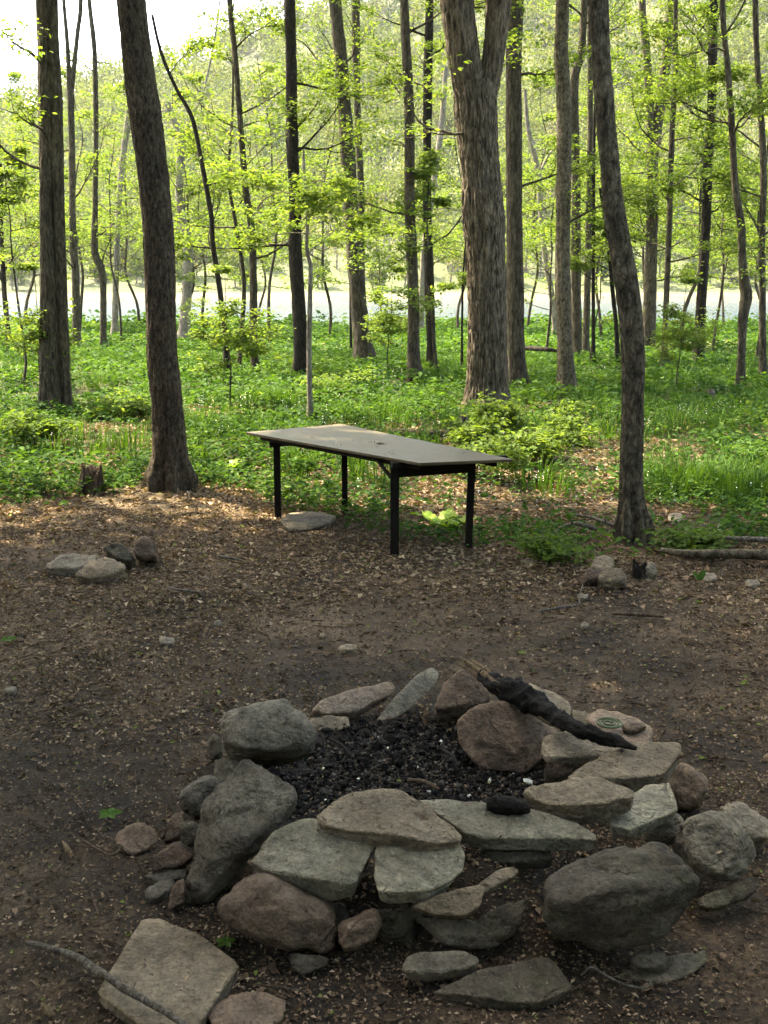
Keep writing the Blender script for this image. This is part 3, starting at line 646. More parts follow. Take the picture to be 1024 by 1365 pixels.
# mosquito coil
cc = PZ(*B_(592, 211), .252); th = np.linspace(0, 2 * np.pi * 3.3, 150); r_ = .012 + .046 * th / th[-1]
pts = np.stack([r_ * np.cos(th), r_ * np.sin(th), .002 * np.sin(th * .5)], 1); mb = MB(); tube(mb, pts, np.full(150, .0042), 6); o = mb.build('mosquito_coil', M['coil'], None, True); o.location = cc
tag(o, 'green spiral mosquito coil lying on the orange flat stone', 'mosquito coil')
# charcoal bits and ash in the ring
def chunks(name, mt, n, cx, cy, rx, ry, s0, s1, label, z0=.03, tone=.5, seed=3):
    g = np.random.default_rng(seed); mb = MB(); D, F = ico(1)
    for k in range(n):
        a = g.uniform(0, 2 * np.pi); r = math.sqrt(g.random()); x = cx + rx * r * math.cos(a); y = cy + ry * r * math.sin(a)
        s = g.uniform(s0, s1) * (1 if g.random() < .8 else 1.7); z = gz(x, y) + z0 * g.random() * (1 - r) + s * .3
        V = D * g.uniform(.5, 1.2, 3) * s * (1 + .5 * g.uniform(-1, 1, (len(D), 1)))
        al = g.uniform(0, 6.3); Rm = np.array([[math.cos(al), -math.sin(al), 0], [math.sin(al), math.cos(al), 0], [0, 0, 1]])
        mb.add(V @ Rm.T + [x, y, z], F, tone)
    o = mb.build(name, mt); tag(o, label, None, None, 'stuff'); return o
chunks('charcoal', M['char'], 3000, .12, 4.05, .62, .62, .003, .012, 'heap of black charcoal bits in the middle of the fire ring', .05)
chunks('ash_crumbs', simple('ash', (.085, .072, .056), .95, 30), 3200, .14, 4.0, .60, .58, .002, .007, 'grey brown ash crumbs among the charcoal', .05, .5, 31)
chunks('ash_flakes', M['petal'], 34, .12, 4.02, .55, .50, .005, .011, 'white ash flakes scattered on the charcoal', .06, .5, 12)
for (a0, b0, a1, b1, w, lab) in [(515,1068,560,1075,9,'burnt stick end in the ash beside the long flat slab'), (440,985,470,1010,6,'thin half burnt stick in the ash at the left'), (545,1040,585,1052,7,'brown half burnt stick in the middle of the ash'),
                                 (590,1000,612,1022,6,'short charred stick at the foot of the large dark brown stone'), (400,1085,425,1068,8,'charred wood wedged between leaning boulder and wedge slab')]:
    P0, P1 = PZ(a0, b0, .10), PZ(a1, b1, .11); w_ = w / 2 * 4.2 / FOC; mb = MB(); q = crom([P0, (P0 + P1) / 2 + [.005, 0, .012], P1], 16)
    tube(mb, q - P0, np.linspace(w_, w_ * .6, 16), 9, .5, wood_disp(.4, 1.6, int(a0))); o = mb.build('burnt_stick', M['char'] if w != 7 else M['rotten'], None, True); o.location = P0; tag(o, lab, 'stick', 'burnt sticks in the fire pit')
chunks('gravel', M['stone_dark'], 260, 0, 6.0, 4.5, 3.2, .004, .012, 'small pebbles strewn over the clearing', .0, .5, 13)

# ------------------------------------------------------------------ the table
TZ = .74
def quadslab(mb, P4, z0, z1):
    v = [[p[0], p[1], z0] for p in P4] + [[p[0], p[1], z1] for p in P4]
    mb.add(v, [[3, 2, 1, 0], [4, 5, 6, 7], [0, 1, 5, 4], [1, 2, 6, 5], [2, 3, 7, 6], [3, 0, 4, 7]])
def beam(mb, a, b, w, h):
    a = np.asarray(a, float); b = np.asarray(b, float); d = unit(b - a); up = np.array([0, 0, 1.]) if abs(d[2]) < .9 else np.array([0, 1., 0])
    s = unit(np.cross(d, up)); u_ = np.cross(s, d)
    v = [p + s * i * w / 2 + u_ * j * h / 2 for p in (a, b) for i, j in ((-1, -1), (1, -1), (1, 1), (-1, 1))]
    mb.add(v, [[3, 2, 1, 0], [4, 5, 6, 7], [0, 1, 5, 4], [1, 2, 6, 5], [2, 3, 7, 6], [3, 0, 4, 7]])
def bevel(o, w=.004):
    md = o.modifiers.new('bevel', 'BEVEL'); md.width = w; md.segments = 2; return o
c_l, c_b, c_r, c_f = [PZ(x, y, TZ) for x, y in ((328, 576), (455, 565), (684, 612), (560, 617))]
org = np.array([(c_l[0] + c_r[0]) / 2, (c_l[1] + c_r[1]) / 2, 0])
tb = thing('camp_table', org, 'long dark brown plywood table on four black legs at the clearing edge', 'table')
mb = MB(); quadslab(mb, [local(tb, p) for p in (c_l, c_f, c_r, c_b)], TZ - .022, TZ)
bevel(mb.build('table_top', M['table_top'], tb), .003)
fl = PZ(371, 692, 0); bl = PZ(460, 684, 0); fr = PZ(526, 741, 0); br = PZ(624, 731, 0)
print('table', c_l, c_b, c_r, c_f, fl, bl, fr, br)
for p, tx, w in ((fl, 370, .055), (bl, 461, .05), (fr, 528, .065), (br, 627, .055)):
    z = gz(p[0], p[1]); top = np.array([p[0] + (0.02 if p is br else 0), p[1], TZ - .024])
    mb = MB(); beam(mb, local(tb, [p[0], p[1], z - .05]), local(tb, top), w, w); bevel(mb.build('leg', M['table_wood'], tb))
def at(p, q, t, z): r = p + (q - p) * t; return np.array([r[0], r[1], z])
mb = MB(); beam(mb, local(tb, at(fl, bl, -.1, TZ - .068)), local(tb, at(fl, bl, 1.1, TZ - .068)), .03, .085); bevel(mb.build('end_apron', M['table_wood'], tb))
d = unit(fr - fl) * .045
mb = MB(); beam(mb, local(tb, at(fr, br, -.04, TZ - .085) + d * .3), local(tb, at(fr, br, 1.0, TZ - .085) + d * .3), .03, .12); bevel(mb.build('end_apron', M['table_wood'], tb))
mb = MB(); beam(mb, local(tb, at(fr, br, -.12, TZ - .0425) + d * 1.6), local(tb, at(fr, br, 1.42, TZ - .0425) + d * 1.6), .035, .038); bevel(mb.build('batten', M['table_wood'], tb))
def inset(p, q, k): return p + (q - p) * k
for s0, s1 in (((c_l, c_b), (c_f, c_r)), ((c_b, c_l), (c_r, c_f))):
    a = inset(s0[0], s0[1], .10); b = inset(s1[0], s1[1], .10); mb = MB()
    a = inset(a, b, .04); b = inset(b, a, .04)
    beam(mb, local(tb, [a[0], a[1], TZ - .046]), local(tb, [b[0], b[1], TZ - .046]), .03, .04); bevel(mb.build('side_rail', M['table_wood'], tb))
mb = MB(); beam(mb, local(tb, at(fr, fl, .03, TZ - .15)), local(tb, at(fr, fl, .13, TZ - .045)), .018, .022); bevel(mb.build('brace', M['table_wood'], tb), .002)
# small dead leaves fallen on the table top
mb = MB(); g = np.random.default_rng(8)
uu = g.random((16, 2)); q4 = [c_f[:2] + (c_r[:2] - c_f[:2]) * a + (c_l[:2] - c_f[:2]) * b for a, b in uu * .9 + .05]
q4 = np.array([[p[0], p[1], TZ + .003] for p in q4]); leaves(mb, q4, rdir(g, 16) * [1, 1, .1], np.tile([0, 0, 1.], (16, 1)) + rdir(g, 16) * .3, g.uniform(.012, .035, 16), .012, g.uniform(.2, .9, 16), .2)
o = mb.build('fallen_leaf_bits', M['litter']); tag(o, 'small dead leaf bits scattered on the table top', None, None, 'stuff')
# dry sprig on the table
sp0 = PZ(507, 592, TZ); mb = MB(); g = np.random.default_rng(3)
for k in range(9):
    a = g.uniform(0, 6.3); d_ = np.array([math.cos(a), math.sin(a), .12]); L = g.uniform(.02, .06)
    tube(mb, np.array([[0, 0, .004], d_ * L * .5, d_ * L + [0, 0, .004]]), [.0025, .002, .001], 4)
c_ = g.normal(size=(14, 3)) * [.03, .03, .002] + [0, 0, .008]; leaves(mb, c_, rdir(g, 14), rdir(g, 14, 1.5), .018, .011, .5)
o = mb.build('dry_sprig', M['rotten']); o.location = sp0; tag(o, 'dry brown sprig lying in the middle of the table top', 'twig')

# ------------------------------------------------------------------ trees
def branch(bm, lm, g, p0, d0, L, r0, leafy=1.0, ls=.08, depth=2, flat=.6, tn=(.2, 1.0)):
    n = 9 if depth else 6; pts = [np.array(p0, float)]; d = unit(np.array(d0, float))
    for i in range(n - 1):
        d = unit(d + g.normal(size=3) * .16 + np.array([0, 0, .02])); pts.append(pts[-1] + d * L / (n - 1))
    pts = np.array(pts); rad = np.linspace(r0, max(r0 * .12, .002), n); tube(bm, pts, rad, 3 if depth == 0 else (4 if r0 < .02 else 6), .5, None, False)
    if depth > 0:
        k = int(g.integers(3, 7))
        for j in range(k):
            i = int(g.integers(2, n - 1)); t = unit(pts[i] - pts[i - 1]); sd = unit(np.cross(t, [0, 0, 1])) * (1 if j % 2 else -1)
            dd = unit(t * .8 + sd * g.uniform(.5, 1) + np.array([0, 0, g.uniform(-.15, .35)]))
            branch(bm, lm, g, pts[i], dd, L * g.uniform(.3, .55), rad[i] * .6, leafy, ls, depth - 1, flat, tn)
    if leafy > 0 and depth <= 1:
        m = int((8.5 if depth == 0 else 6) * leafy * g.uniform(.6, 1.5) * (1 + L * 1.2))
        if m > 0:
            i = g.integers(2, n, m); c = pts[i] + g.normal(size=(m, 3)) * [.16, .16, .045] * (.4 + L)
            ax = unit(g.normal(size=(m, 3)) * [1, 1, .25] + [0, 0, -.25]); nr = unit(g.normal(size=(m, 3)) * .35 + [0, 0, 1])
            leaves(lm, c, ax, nr, ls * g.uniform(.6, 1.25, m), ls * .62, g.uniform(tn[0], tn[1], m), .18)

def crown_mesh(seed, n, r, h, ls):
    g = np.random.default_rng(seed); mb = MB(); cl = rdir(g, 34); cl = cl * (g.random(34)[:, None] ** .4) * [r, r, h * .5]
    per = n // 34
    for c in cl:
        m = per; p = c + g.normal(size=(m, 3)) * [r * .20, r * .20, h * .07]
        leaves(mb, p, rdir(g, m), rdir(g, m, 1.2), ls * g.uniform(.6, 1.3, m), ls * .75, g.random(m), .15)
    return mb.mesh('crown')
CROWNS = [crown_mesh(s, 9500, 3.4, 5.0, .25) for s in (1, 2, 3)] + [crown_mesh(s, 1300, 3.0, 4.0, .20) for s in (4, 5, 6)]
for c_ in CROWNS: c_.materials.append(M['leaf_canopy'])
g_c = np.random.default_rng(99)
def add_crown(t, top, k, sc=1.0, sparse=False):
    o = link('crown', CROWNS[k % 3 + (3 if sparse else 0)], None, t); o['kind'] = 'stuff'; o.location = local(t, top); o.rotation_euler = (0, 0, g_c.uniform(0, 6.3)); o.scale = (sc, sc, sc * g_c.uniform(.85, 1.15)); return o

def bark_disp(amp, k, seed, flare=.5, lobes=5, base=None, vs=2.5):
    def f(pts, rad, th):
        n, m = len(pts), len(th); z = pts[:, 2] - (pts[0, 2] if base is None else base)
        q = np.stack([np.cos(th)[None].repeat(n, 0) * k, np.sin(th)[None].repeat(n, 0) * k, np.repeat((z * vs)[:, None], m, 1)], -1).reshape(-1, 3)
        fur = (1 - np.abs(noise(q, seed)) * 2.2) .reshape(n, m); fine = noise(q * 2.3 + 5, seed + 1).reshape(n, m)
        lump = noise(q * [.35, .35, .5] + 9, seed + 2).reshape(n, m)
        fl = flare * np.exp(-np.maximum(z - .15, 0) / .16)[:, None] * (.55 + .45 * np.cos(th * lobes + seed)[None] + .25 * np.sin(th * 2 + seed)[None])
        return 1 - amp * np.clip(fur, 0, 1) + amp * .4 * fine + .05 * lump + fl
    return f
def stem3(path, Y, dY=0.0):
    out = []
    n = len(path)
    for i, (x, y, w) in enumerate(path):
        yy = Y + dY * (1 - i / max(n - 1, 1)); out.append(np.append(PY(x, y, yy), w / 2 * mpp(yy, y)))
    return np.array(out)
ti = [0]
def tree(name, label, base_row, path, bark='bark', limbs=(), Y=None, detail=0, branches=6, leafy=1.0, ls=.09, crown=True, zmax=13.0, cat='tree', group=None, hmin=2.0, blen=2.0, tn=(.2, 1.0), amp=.10, kf=3.0, flare=.45, lean=0.0, csc=1.0, vs=2.5, side=0):
    """path: (x, y, width) in picture units from top to foot; the stem stands at distance Y of its foot."""
    ti[0] += 1; g = np.random.default_rng(500 + ti[0])
    bx = path[-1][0]; Y = Y or PZ(bx, base_row, 0)[1]
    if crown: zmax = max(12.0, CAMZ + Y * .26 + 5.0)
    P = stem3(path, Y)[::-1]                       # foot first
    foot = PY(bx, base_row, Y); gzv = gz(foot[0], foot[1]); t = thing(name, (foot[0], foot[1], gzv), label, cat, group)
    P = np.concatenate([[[foot[0], foot[1], gzv - .25, P[0, 3] * 1.05]], [[foot[0], foot[1], gzv + .05, P[0, 3] * 1.03]], P])
    P = P[[0, 1] + [i for i in range(2, len(P)) if P[i, 2] > gzv + .15]]
    d = P[-1, :3] - P[-2, :3]; d = d / (abs(d[2]) + 1e-6); d[:2] = np.clip(d[:2], -.25, .25)
    tops = []
    def extend(Q, r_end=.35):
        zt = Q[-1, 2]; 
        if zt < zmax:
            d = unit(Q[-1, :3] - Q[-2, :3]); k = (zmax - zt)
            e1 = Q[-1, :3] + np.array([d[0] * .5, d[1] * .5, 1]) * k * .5; e2 = e1 + np.array([d[0] * .2, d[1] * .2, 1]) * k * .5
            Q = np.concatenate([Q, [np.append(e1, Q[-1, 3] * .75)], [np.append(e2, Q[-1, 3] * .3)]])
        return Q
    if not limbs: P = extend(P) if crown else P
    seg, per = [(12, 7), (24, 14), (72, 42), (100, 55), (150, 75)][detail]
    Lz = P[-1, 2] - P[0, 2]; n = int(min(400, max(12, min(Lz, 5.5 if detail > 1 else 8) * per)))
    q = crom(P, n) if detail < 2 or Lz < 6 else None
    if q is None:
        cut = P[0, 2] + 5.4; k = int(np.searchsorted(P[:, 2], cut)); k = min(k, len(P) - 1)
        q = np.concatenate([crom(P[:k + 1], n), crom(P[k:], 30)[1:]]) if k < len(P) - 1 else crom(P, n)
    mb = MB(); kn = fbm(np.stack([q[:, 2] * 1.7, np.full(len(q), ti[0] * 3.), np.zeros(len(q))], 1), 2, 8) * .06
    tube(mb, local(t, q[:, :3]), q[:, 3] * (1 + kn), seg, .5, bark_disp(amp, kf, ti[0], flare, 4 + ti[0] % 3, base=gzv - float(t.location.z), vs=vs))
    mb.build('trunk', M[bark], t, True)
    if not limbs: tops.append(P[-1, :3])
    for lb in limbs:
        L = stem3(lb, Y)[::-1]; L = extend(L); q2 = crom(L, 40 if detail < 2 else 150); mb = MB()
        tube(mb, local(t, q2[:, :3]), q2[:, 3], max(12, seg * 2 // 3), .5, bark_disp(amp, kf, ti[0] + 40, 0, base=-9, vs=vs)); mb.build('limb', M[bark], t, True); tops.append(L[-1, :3])
    if branches:
        bm, lm = MB(), MB()
        zt = min(P[-1, 2], CAMZ + Y * .24 + 1.0)
        for k in range(branches):
            z = g.uniform(hmin, max(hmin + .5, zt)); i = int(np.argmin(abs(q[:, 2] - z))); a = g.uniform(0, 2 * np.pi)
            if side: a = (0 if side > 0 else math.pi) + g.uniform(-.7, .7)
            dd = np.array([math.cos(a), math.sin(a) * .6, g.uniform(-.05, .8)])
            branch(bm, lm, g, local(t, q[i, :3]), dd, blen * g.uniform(.5, 1.3), min(q[i, 3] * .35, .028), leafy, ls, 2, tn=tn)
        bm.build('branches', M[bark], t, True)['kind'] = 'stuff'
        if lm.v: lm.build('leaves', M['leaf_tree'], t)['kind'] = 'stuff'
    if crown:
        for j, tp in enumerate(tops): add_crown(t, tp + [0, 0, -.5], ti[0] + j, csc, Y > 13 or Y < 9)
    return t

tree('double_tree', 'thick dark double trunk at the left, two stems grown together', 552, [(56,-330,8),(58,-180,17),(59,-80,22),(60,0,25),(61,75,22),(62,150,21),(64,300,22),(67,460,28),(70,540,33)], 'bark',
     limbs=[[(66,-80,16),(68,0,18),(72,100,19),(75,150,18),(79,300,16),(85,460,15),(89,545,17),(90,566,20)]], detail=2, branches=4, hmin=3, leafy=.8, csc=.9)
tree('forked_tree', 'slim tree forking high up, just right of the double trunk', 470, [(94,125,10),(96,205,9),(97,308,10),(101,376,11),(102,460,12)], 'bark', limbs=[[(85,0,5),(90,60,6),(93,128,8)], [(108,0,6),(104,40,6),(98,95,7),(94,128,8)]], branches=5, csc=.9)
tree('crooked_tree', 'slim crooked tree with a kink low down, left of the big leaning trunk', 468, [(119,0,6),(126,68,7),(128,171,7),(127,273,8),(126,330,10),(129,345,11),(137,370,10),(138,460,9)], 'bark', branches=5, csc=.8)
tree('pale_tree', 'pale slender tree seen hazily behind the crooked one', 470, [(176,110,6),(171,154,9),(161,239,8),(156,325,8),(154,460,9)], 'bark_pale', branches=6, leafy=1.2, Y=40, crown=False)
tree('leaning_tree', 'thick brown tree leaning left at the left edge of the clearing', 652, [(168,-80,37),(175,0,39),(185,90,41),(196,171,42),(205,240,42),(211,308,42),(214,400,40),(216,460,40),(219,500,42),(223,540,40),(226,590,42),(229,640,46)], 'bark_brown', detail=3, branches=0, csc=1.0, amp=.07, kf=8, flare=.55, vs=8)
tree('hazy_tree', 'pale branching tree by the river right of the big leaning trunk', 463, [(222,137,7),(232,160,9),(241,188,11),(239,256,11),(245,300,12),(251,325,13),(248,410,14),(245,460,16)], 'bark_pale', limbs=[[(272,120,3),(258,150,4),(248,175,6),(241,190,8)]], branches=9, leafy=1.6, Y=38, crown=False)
tree('thin_tree', 'thin dark tree curving left at the top, left of the table', 514, [(203,20,4),(215,70,5),(235,118,5),(256,157,6),(270,222,6),(282,290,7),(284,325,7),(294,393,8),(301,460,8),(302,508,9)], 'bark_dark', branches=6, leafy=1.1, crown=False)
tree('thin_tree', 'straight thin tree between the curved thin one and the dark trunk', 505, [(306,0,8),(313,68,8),(321,171,8),(328,256,9),(337,325,10),(338,460,11),(343,500,12)], 'bark', branches=7, leafy=1.4, csc=.8)
tree('dark_tree', 'very dark straight trunk behind the left end of the table', 507, [(386,0,15),(388,70,15),(389,176,17),(393,264,17),(394,334,18),(398,400,19),(401,460,19),(400,500,20)], 'bark_dark', detail=1, branches=6, leafy=1.3)
tree('sapling', 'slender sapling with a pale foot standing right behind the table', 566, [(405,200,3),(405,225,4),(410,281,5),(409,334,5),(414,355,6),(412,460,7),(414,560,7)], 'bark_pale', branches=7, leafy=2.0, crown=False, hmin=2.2, blen=1.3, ls=.08)
tree('twin_tree', 'stout trunk leaning slightly left of a thinner one, left of centre', 490, [(447,0,17),(454,70,18),(459,141,18),(464,211,20),(468,281,20),(474,352,22),(480,422,24),(484,460,26),(486,485,29)], 'bark', detail=1, branches=6, leafy=1.0)
tree('slim_tree', 'slim trunk rising close behind the stout one left of centre', 480, [(474,0,12),(475,70,11),(477,158,9),(481,246,9),(482,300,8),(483,400,8),(484,470,9)], 'bark', branches=4, Y=30)
tree('straight_tree', 'straight grey trunk left of a matching pair near the centre', 511, [(539,0,12),(542,70,13),(546,158,14),(546,264,14),(548,316,15),(551,400,16),(551,460,17),(553,505,19)], 'bark', detail=1, branches=5)
tree('straight_tree', 'straight grey trunk right of a matching pair near the centre', 496, [(573,0,11),(571,70,12),(570,158,12),(569,246,12),(570,299,12),(573,400,13),(575,460,13),(576,490,15)], 'bark_dark', detail=1, branches=5)
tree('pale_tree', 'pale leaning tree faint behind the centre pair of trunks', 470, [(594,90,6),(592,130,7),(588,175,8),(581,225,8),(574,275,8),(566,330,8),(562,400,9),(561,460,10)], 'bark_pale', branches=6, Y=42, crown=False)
tree('big_forked_tree', 'biggest tree, furrowed forked trunk right behind the table', 556, [(630,110,56),(634,141,59),(639,211,54),(644,281,55),(648,352,52),(650,420,52),(650,460,53),(650,540,56)], 'bark_big',
     limbs=[[(605,-80,44),(609,0,45),(616,60,43),(624,105,44),(632,160,40)], [(668,-80,34),(665,0,34),(660,55,30),(655,95,30),(646,130,32),(642,170,34)]], detail=4, branches=2, csc=1.1, amp=.09, kf=14.0, flare=.35, hmin=4, vs=5)
tree('grey_tree', 'tall grey trunk close to the right side of the biggest tree', 526, [(687,0,22),(685,60,21),(685,176,22),(686,316,22),(687,400,23),(688,460,23),(690,520,25)], 'bark', detail=2, branches=4, amp=.05, kf=5)
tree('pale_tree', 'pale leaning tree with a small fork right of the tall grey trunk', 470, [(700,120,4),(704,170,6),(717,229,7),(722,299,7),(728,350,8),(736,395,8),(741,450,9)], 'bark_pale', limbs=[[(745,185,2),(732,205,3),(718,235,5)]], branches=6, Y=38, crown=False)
tree('knotty_tree', 'straight knotty trunk, left one of a close group right of centre', 532, [(750,0,18),(748,70,18),(752,141,19),(752,211,19),(751,281,20),(750,352,20),(751,395,22),(752,420,20),(753,460,21),(756,528,24)], 'bark_scaly', detail=2, branches=4, amp=.06, kf=4)
tree('brown_tree', 'brown trunk just behind and right of the knotty one', 481, [(779,0,9),(775,70,11),(766,105,12),(766,176,12),(768,246,12),(768,352,13),(769,460,14),(769,476,15)], 'bark', branches=4, detail=1)
tree('slim_tree', 'slim trunk in the close group, half hidden by the leaning scaly tree', 475, [(786,0,7),(787,105,8),(787,211,9),(785,316,9),(781,457,10)], 'bark', branches=4)
tree('thin_tree', 'very thin stem at the right of the close group', 490, [(794,120,3),(792,200,4),(791,350,5),(791,460,5),(791,484,6)], 'bark_dark', branches=6, leafy=1.6, crown=False, blen=1.2)
tree('scaly_tree', 'scaly trunk leaning left at the right edge of the clearing', 722, [(794,-80,25),(798,0,26),(801,70,25),(806,141,26),(812,211,26),(819,281,28),(829,340,30),(838,400,31),(843,460,31),(844,510,30),(843,560,29),(842,611,29),(842,660,28),(845,700,30)], 'bark_scaly', detail=3, branches=0, csc=1.1, amp=.09, kf=6, flare=.75, vs=9)
tree('thin_tree', 'thin dark stem half hidden behind the foot of the scaly leaning tree', 490, [(800,250,4),(812,340,5),(818,400,6),(822,440,6),(824,486,7)], 'bark_dark', branches=3, crown=False)
tree('forked_tree', 'tall tree forked in a narrow V right of the scaly leaning tree', 467, [(870,190,17),(869,240,16),(870,281,16),(867,370,17),(865,430,18),(864,460,19)], 'bark', detail=1,
     limbs=[[(856,0,10),(860,50,11),(864,100,11),(867,160,12),(869,200,12)], [(895,0,12),(890,60,13),(884,115,14),(876,170,14),(871,210,13)]], branches=14, leafy=2.4, blen=2.6)
tree('slim_tree', 'slim trunk just right of the narrow V shaped tree', 497, [(901,0,6),(900,105,8),(896,176,8),(893,281,8),(889,387,8),(886,460,9),(885,492,10)], 'bark', branches=12, leafy=2.4, crown=True, csc=.8, blen=2.0)
tree('straight_tree', 'straight dark trunk leaning slightly right, third from the right edge', 491, [(952,0,12),(950,70,12),(949,141,12),(944,211,13),(942,281,13),(938,352,13),(932,460,15),(930,486,16)], 'bark_dark', detail=1, branches=9, leafy=2.0)
tree('burled_tree', 'wavy slim tree with a swollen burl near its foot, second from the right edge', 525, [(963,0,8),(970,88,8),(975,158,9),(980,246,10),(988,299,11),(990,350,11),(993,378,14),(995,395,16),(991,420,14),(989,460,11),(986,520,12)], 'bark', detail=1, branches=8, leafy=1.6)
tree('wavy_tree', 'wavy slim grey tree nearest the right edge', 516, [(1007,0,8),(1010,88,8),(1016,176,9),(1018,246,9),(1016,316,9),(1017,460,10),(1017,510,11)], 'bark', branches=7, leafy=1.5)
tree('thin_tree', 'thin dark tree at the left edge of the view', 462, [(-2,180,5),(1,240,5),(2,308,6),(5,376,7),(11,445,7),(13,458,8)], 'bark_dark', branches=6, leafy=1.3, crown=False)
tree('sapling', 'very thin sapling left of the biggest trunk', 500, [(620,330,2),(617,380,3),(616,440,3),(616,495,4)], 'bark_dark', branches=4, leafy=1.0, crown=False, hmin=1.2, blen=.9)
tree('sapling', 'very thin sapling in front of the stout trunk left of centre', 478, [(466,330,2),(467,380,3),(468,470,4)], 'bark_dark', branches=4, leafy=1.2, crown=False, hmin=1.2, blen=1.0)

# forest round about, outside the view: it shades the clearing
SG2 = 'trees of the wood around the clearing'
WHERE = ['left of the clearing stone pile', 'well left of the clearing stone pile', 'left of the double trunk', 'far left of the double trunk', 'left of the fire ring', 'well left of the fire ring', 'far out at the left of the clearing', 'behind the viewer at the left', 'far behind the viewer at the left', 'behind the viewer at the right',
         'right of the fire ring', 'right of the charred stump', 'right of the mossy log', 'deep in the wood left of the double trunk', 'deeper still in the wood at the left', 'straight behind the viewer', 'well right of the fire ring', 'at the far left edge of the wood', 'right of the burled tree', 'far left toward the river', 'far right toward the river', 'left of the big leaning brown tree, added to block dapples']
for k, (x, y) in enumerate([(-4.6, 6.2), (-8.5, 8.0), (-7.0, 12.5), (-12, 12), (-5.6, 2.0), (-9.5, 4.0), (-13, 7.0), (-4.4, -3.2), (-7.5, -1.0), (3.8, -4.2), (6.8, 3.2), (6.6, 8.0), (9.5, 12), (-11.5, 17), (-15, 21), (0.5, -5.5), (8.5, 2.5), (-16, 14), (12.5, 18), (-17, 27), (15, 25), (-4.9, 9.4)]):  # the last tree is added to block sun dapples in the clearing
    t = thing('forest_tree', (x, y, gz(x, y)), f'tall forest tree standing outside the view {WHERE[k]}', 'tree', SG2); g = np.random.default_rng(900 + k); mb = MB()
    P = np.array([[0, 0, -.2], [g.normal() * .1, g.normal() * .1, 4], [g.normal() * .3, g.normal() * .3, 8.5], [g.normal() * .4, g.normal() * .4, 13]])
    q = crom(np.concatenate([P, [[.19], [.15], [.12], [.04]]], 1), 30); tube(mb, q[:, :3], q[:, 3], 12, .5, bark_disp(.06, 3, k)); mb.build('trunk', M['bark'], t, True)
    add_crown(t, np.array([x, y, 10.0 + g.uniform(-1, 2)]), k, g.uniform(1.0, 1.35), not ((x < -3 and 1 < y < 11) or y < -3))

BG = 'undergrowth trees added behind the viewer to block light'  # unseen trees added to keep light from behind off the stone fronts
for k in range(32):
    a = math.pi * (.98 + 1.04 * (k % 16) / 15); rr = 6.3 + 1.5 * (k % 3) + (2.5 if k > 15 else 0) ; x = rr * 1.25 * math.cos(a); y = rr * math.sin(a) + 1.5
    t = thing('added_shade_tree', (x, y, gz(x, y)), 'bushy tree added to block light behind the camera', 'tree', BG); t['label'] = f"{['low', 'rounded', 'spreading', 'dense'][k % 4]} bushy tree added unseen to block light, {['left', 'half left', 'half right', 'right'][k % 16 // 4]} {'far' if k > 15 else 'close'} behind the viewer"
    mb = MB(); tube(mb, np.array([[0, 0, -.2], [.1, 0, 1.5], [0, .1, 3.5]]), [.09, .07, .03], 8); mb.build('trunk', M['bark'], t, True)
    add_crown(t, np.array([x, y, (2.0 if k < 16 else 4.6) + (k % 3) * .4]), k, .62)
for k in range(8):  # more unseen trees, added to close off light from the open sides
    sd = -1 if k % 2 else 1; y = 2 + 3.0 * (k // 2) * 1.0; x = sd * (6.5 + .62 * y)
    t = thing('added_shade_tree', (x, y, gz(x, y)), f"low bushy tree added unseen to block light at the {'left' if k % 2 else 'right'}, {['nearest', 'second', 'third', 'farthest'][k // 2]} along its side", 'tree', 'undergrowth trees added at the sides to block light')
    mb = MB(); tube(mb, np.array([[0, 0, -.2], [.1, 0, 1.5], [0, .1, 3.5]]), [.09, .07, .03], 8); mb.build('trunk', M['bark'], t, True)
    add_crown(t, np.array([x, y, 2.4]), k, .55)

# young understory trees: airy layers of new leaves
UG = 'young understory trees in new leaf'
def under(seed, H, nb, leafy, ls, spread):
    g = np.random.default_rng(seed); o = thing('young_tree', (0, 0, 0), 'x', 'tree', UG); bm, lm, tm = MB(), MB(), MB()
    P = [np.array([0, 0, -.1])]
    for i in range(8): P.append(P[-1] + np.array([g.normal() * .05 * H / 4, g.normal() * .05 * H / 4, H / 8]))
    q = crom(np.concatenate([P, np.linspace(.035, .006, 9)[:, None]], 1), 30); tube(tm, q[:, :3], q[:, 3] * H / 5, 6)
    for k in range(nb):
        i = int(g.integers(7, 29)); a = g.uniform(0, 6.28); L = spread * (1.15 - i / 30) * g.uniform(.6, 1.2)
        branch(bm, lm, g, q[i, :3], [math.cos(a), math.sin(a), g.uniform(0, .45)], L, .012 * H / 5, leafy, ls, 2)
    tm.build('trunk', M['bark'], o, True); bm.build('branches', M['bark'], o, True)['kind'] = 'stuff'; lm.build('leaves', M['leaf_tree'], o)['kind'] = 'stuff'; return o
UP = [under(11, 5.5, 12, .62, .08, 2.0), under(12, 7.5, 14, .55, .09, 2.4), under(13, 4.0, 11, 1.0, .09, 1.5), under(14, 9.0, 16, .85, .125, 2.6), under(15, 2.2, 9, 1.5, .07, 1.0)]
used = [False] * 5
def place(k, x, y, label, sc=1.0, rz=0):
    o = UP[k] if not used[k] else copy_tree(UP[k]); used[k] = True
    o.location = (x, y, gz(x, y)); o.rotation_euler = (0, 0, rz); o.scale = (sc, sc, sc); o['label'] = label; return o
g = np.random.default_rng(41)
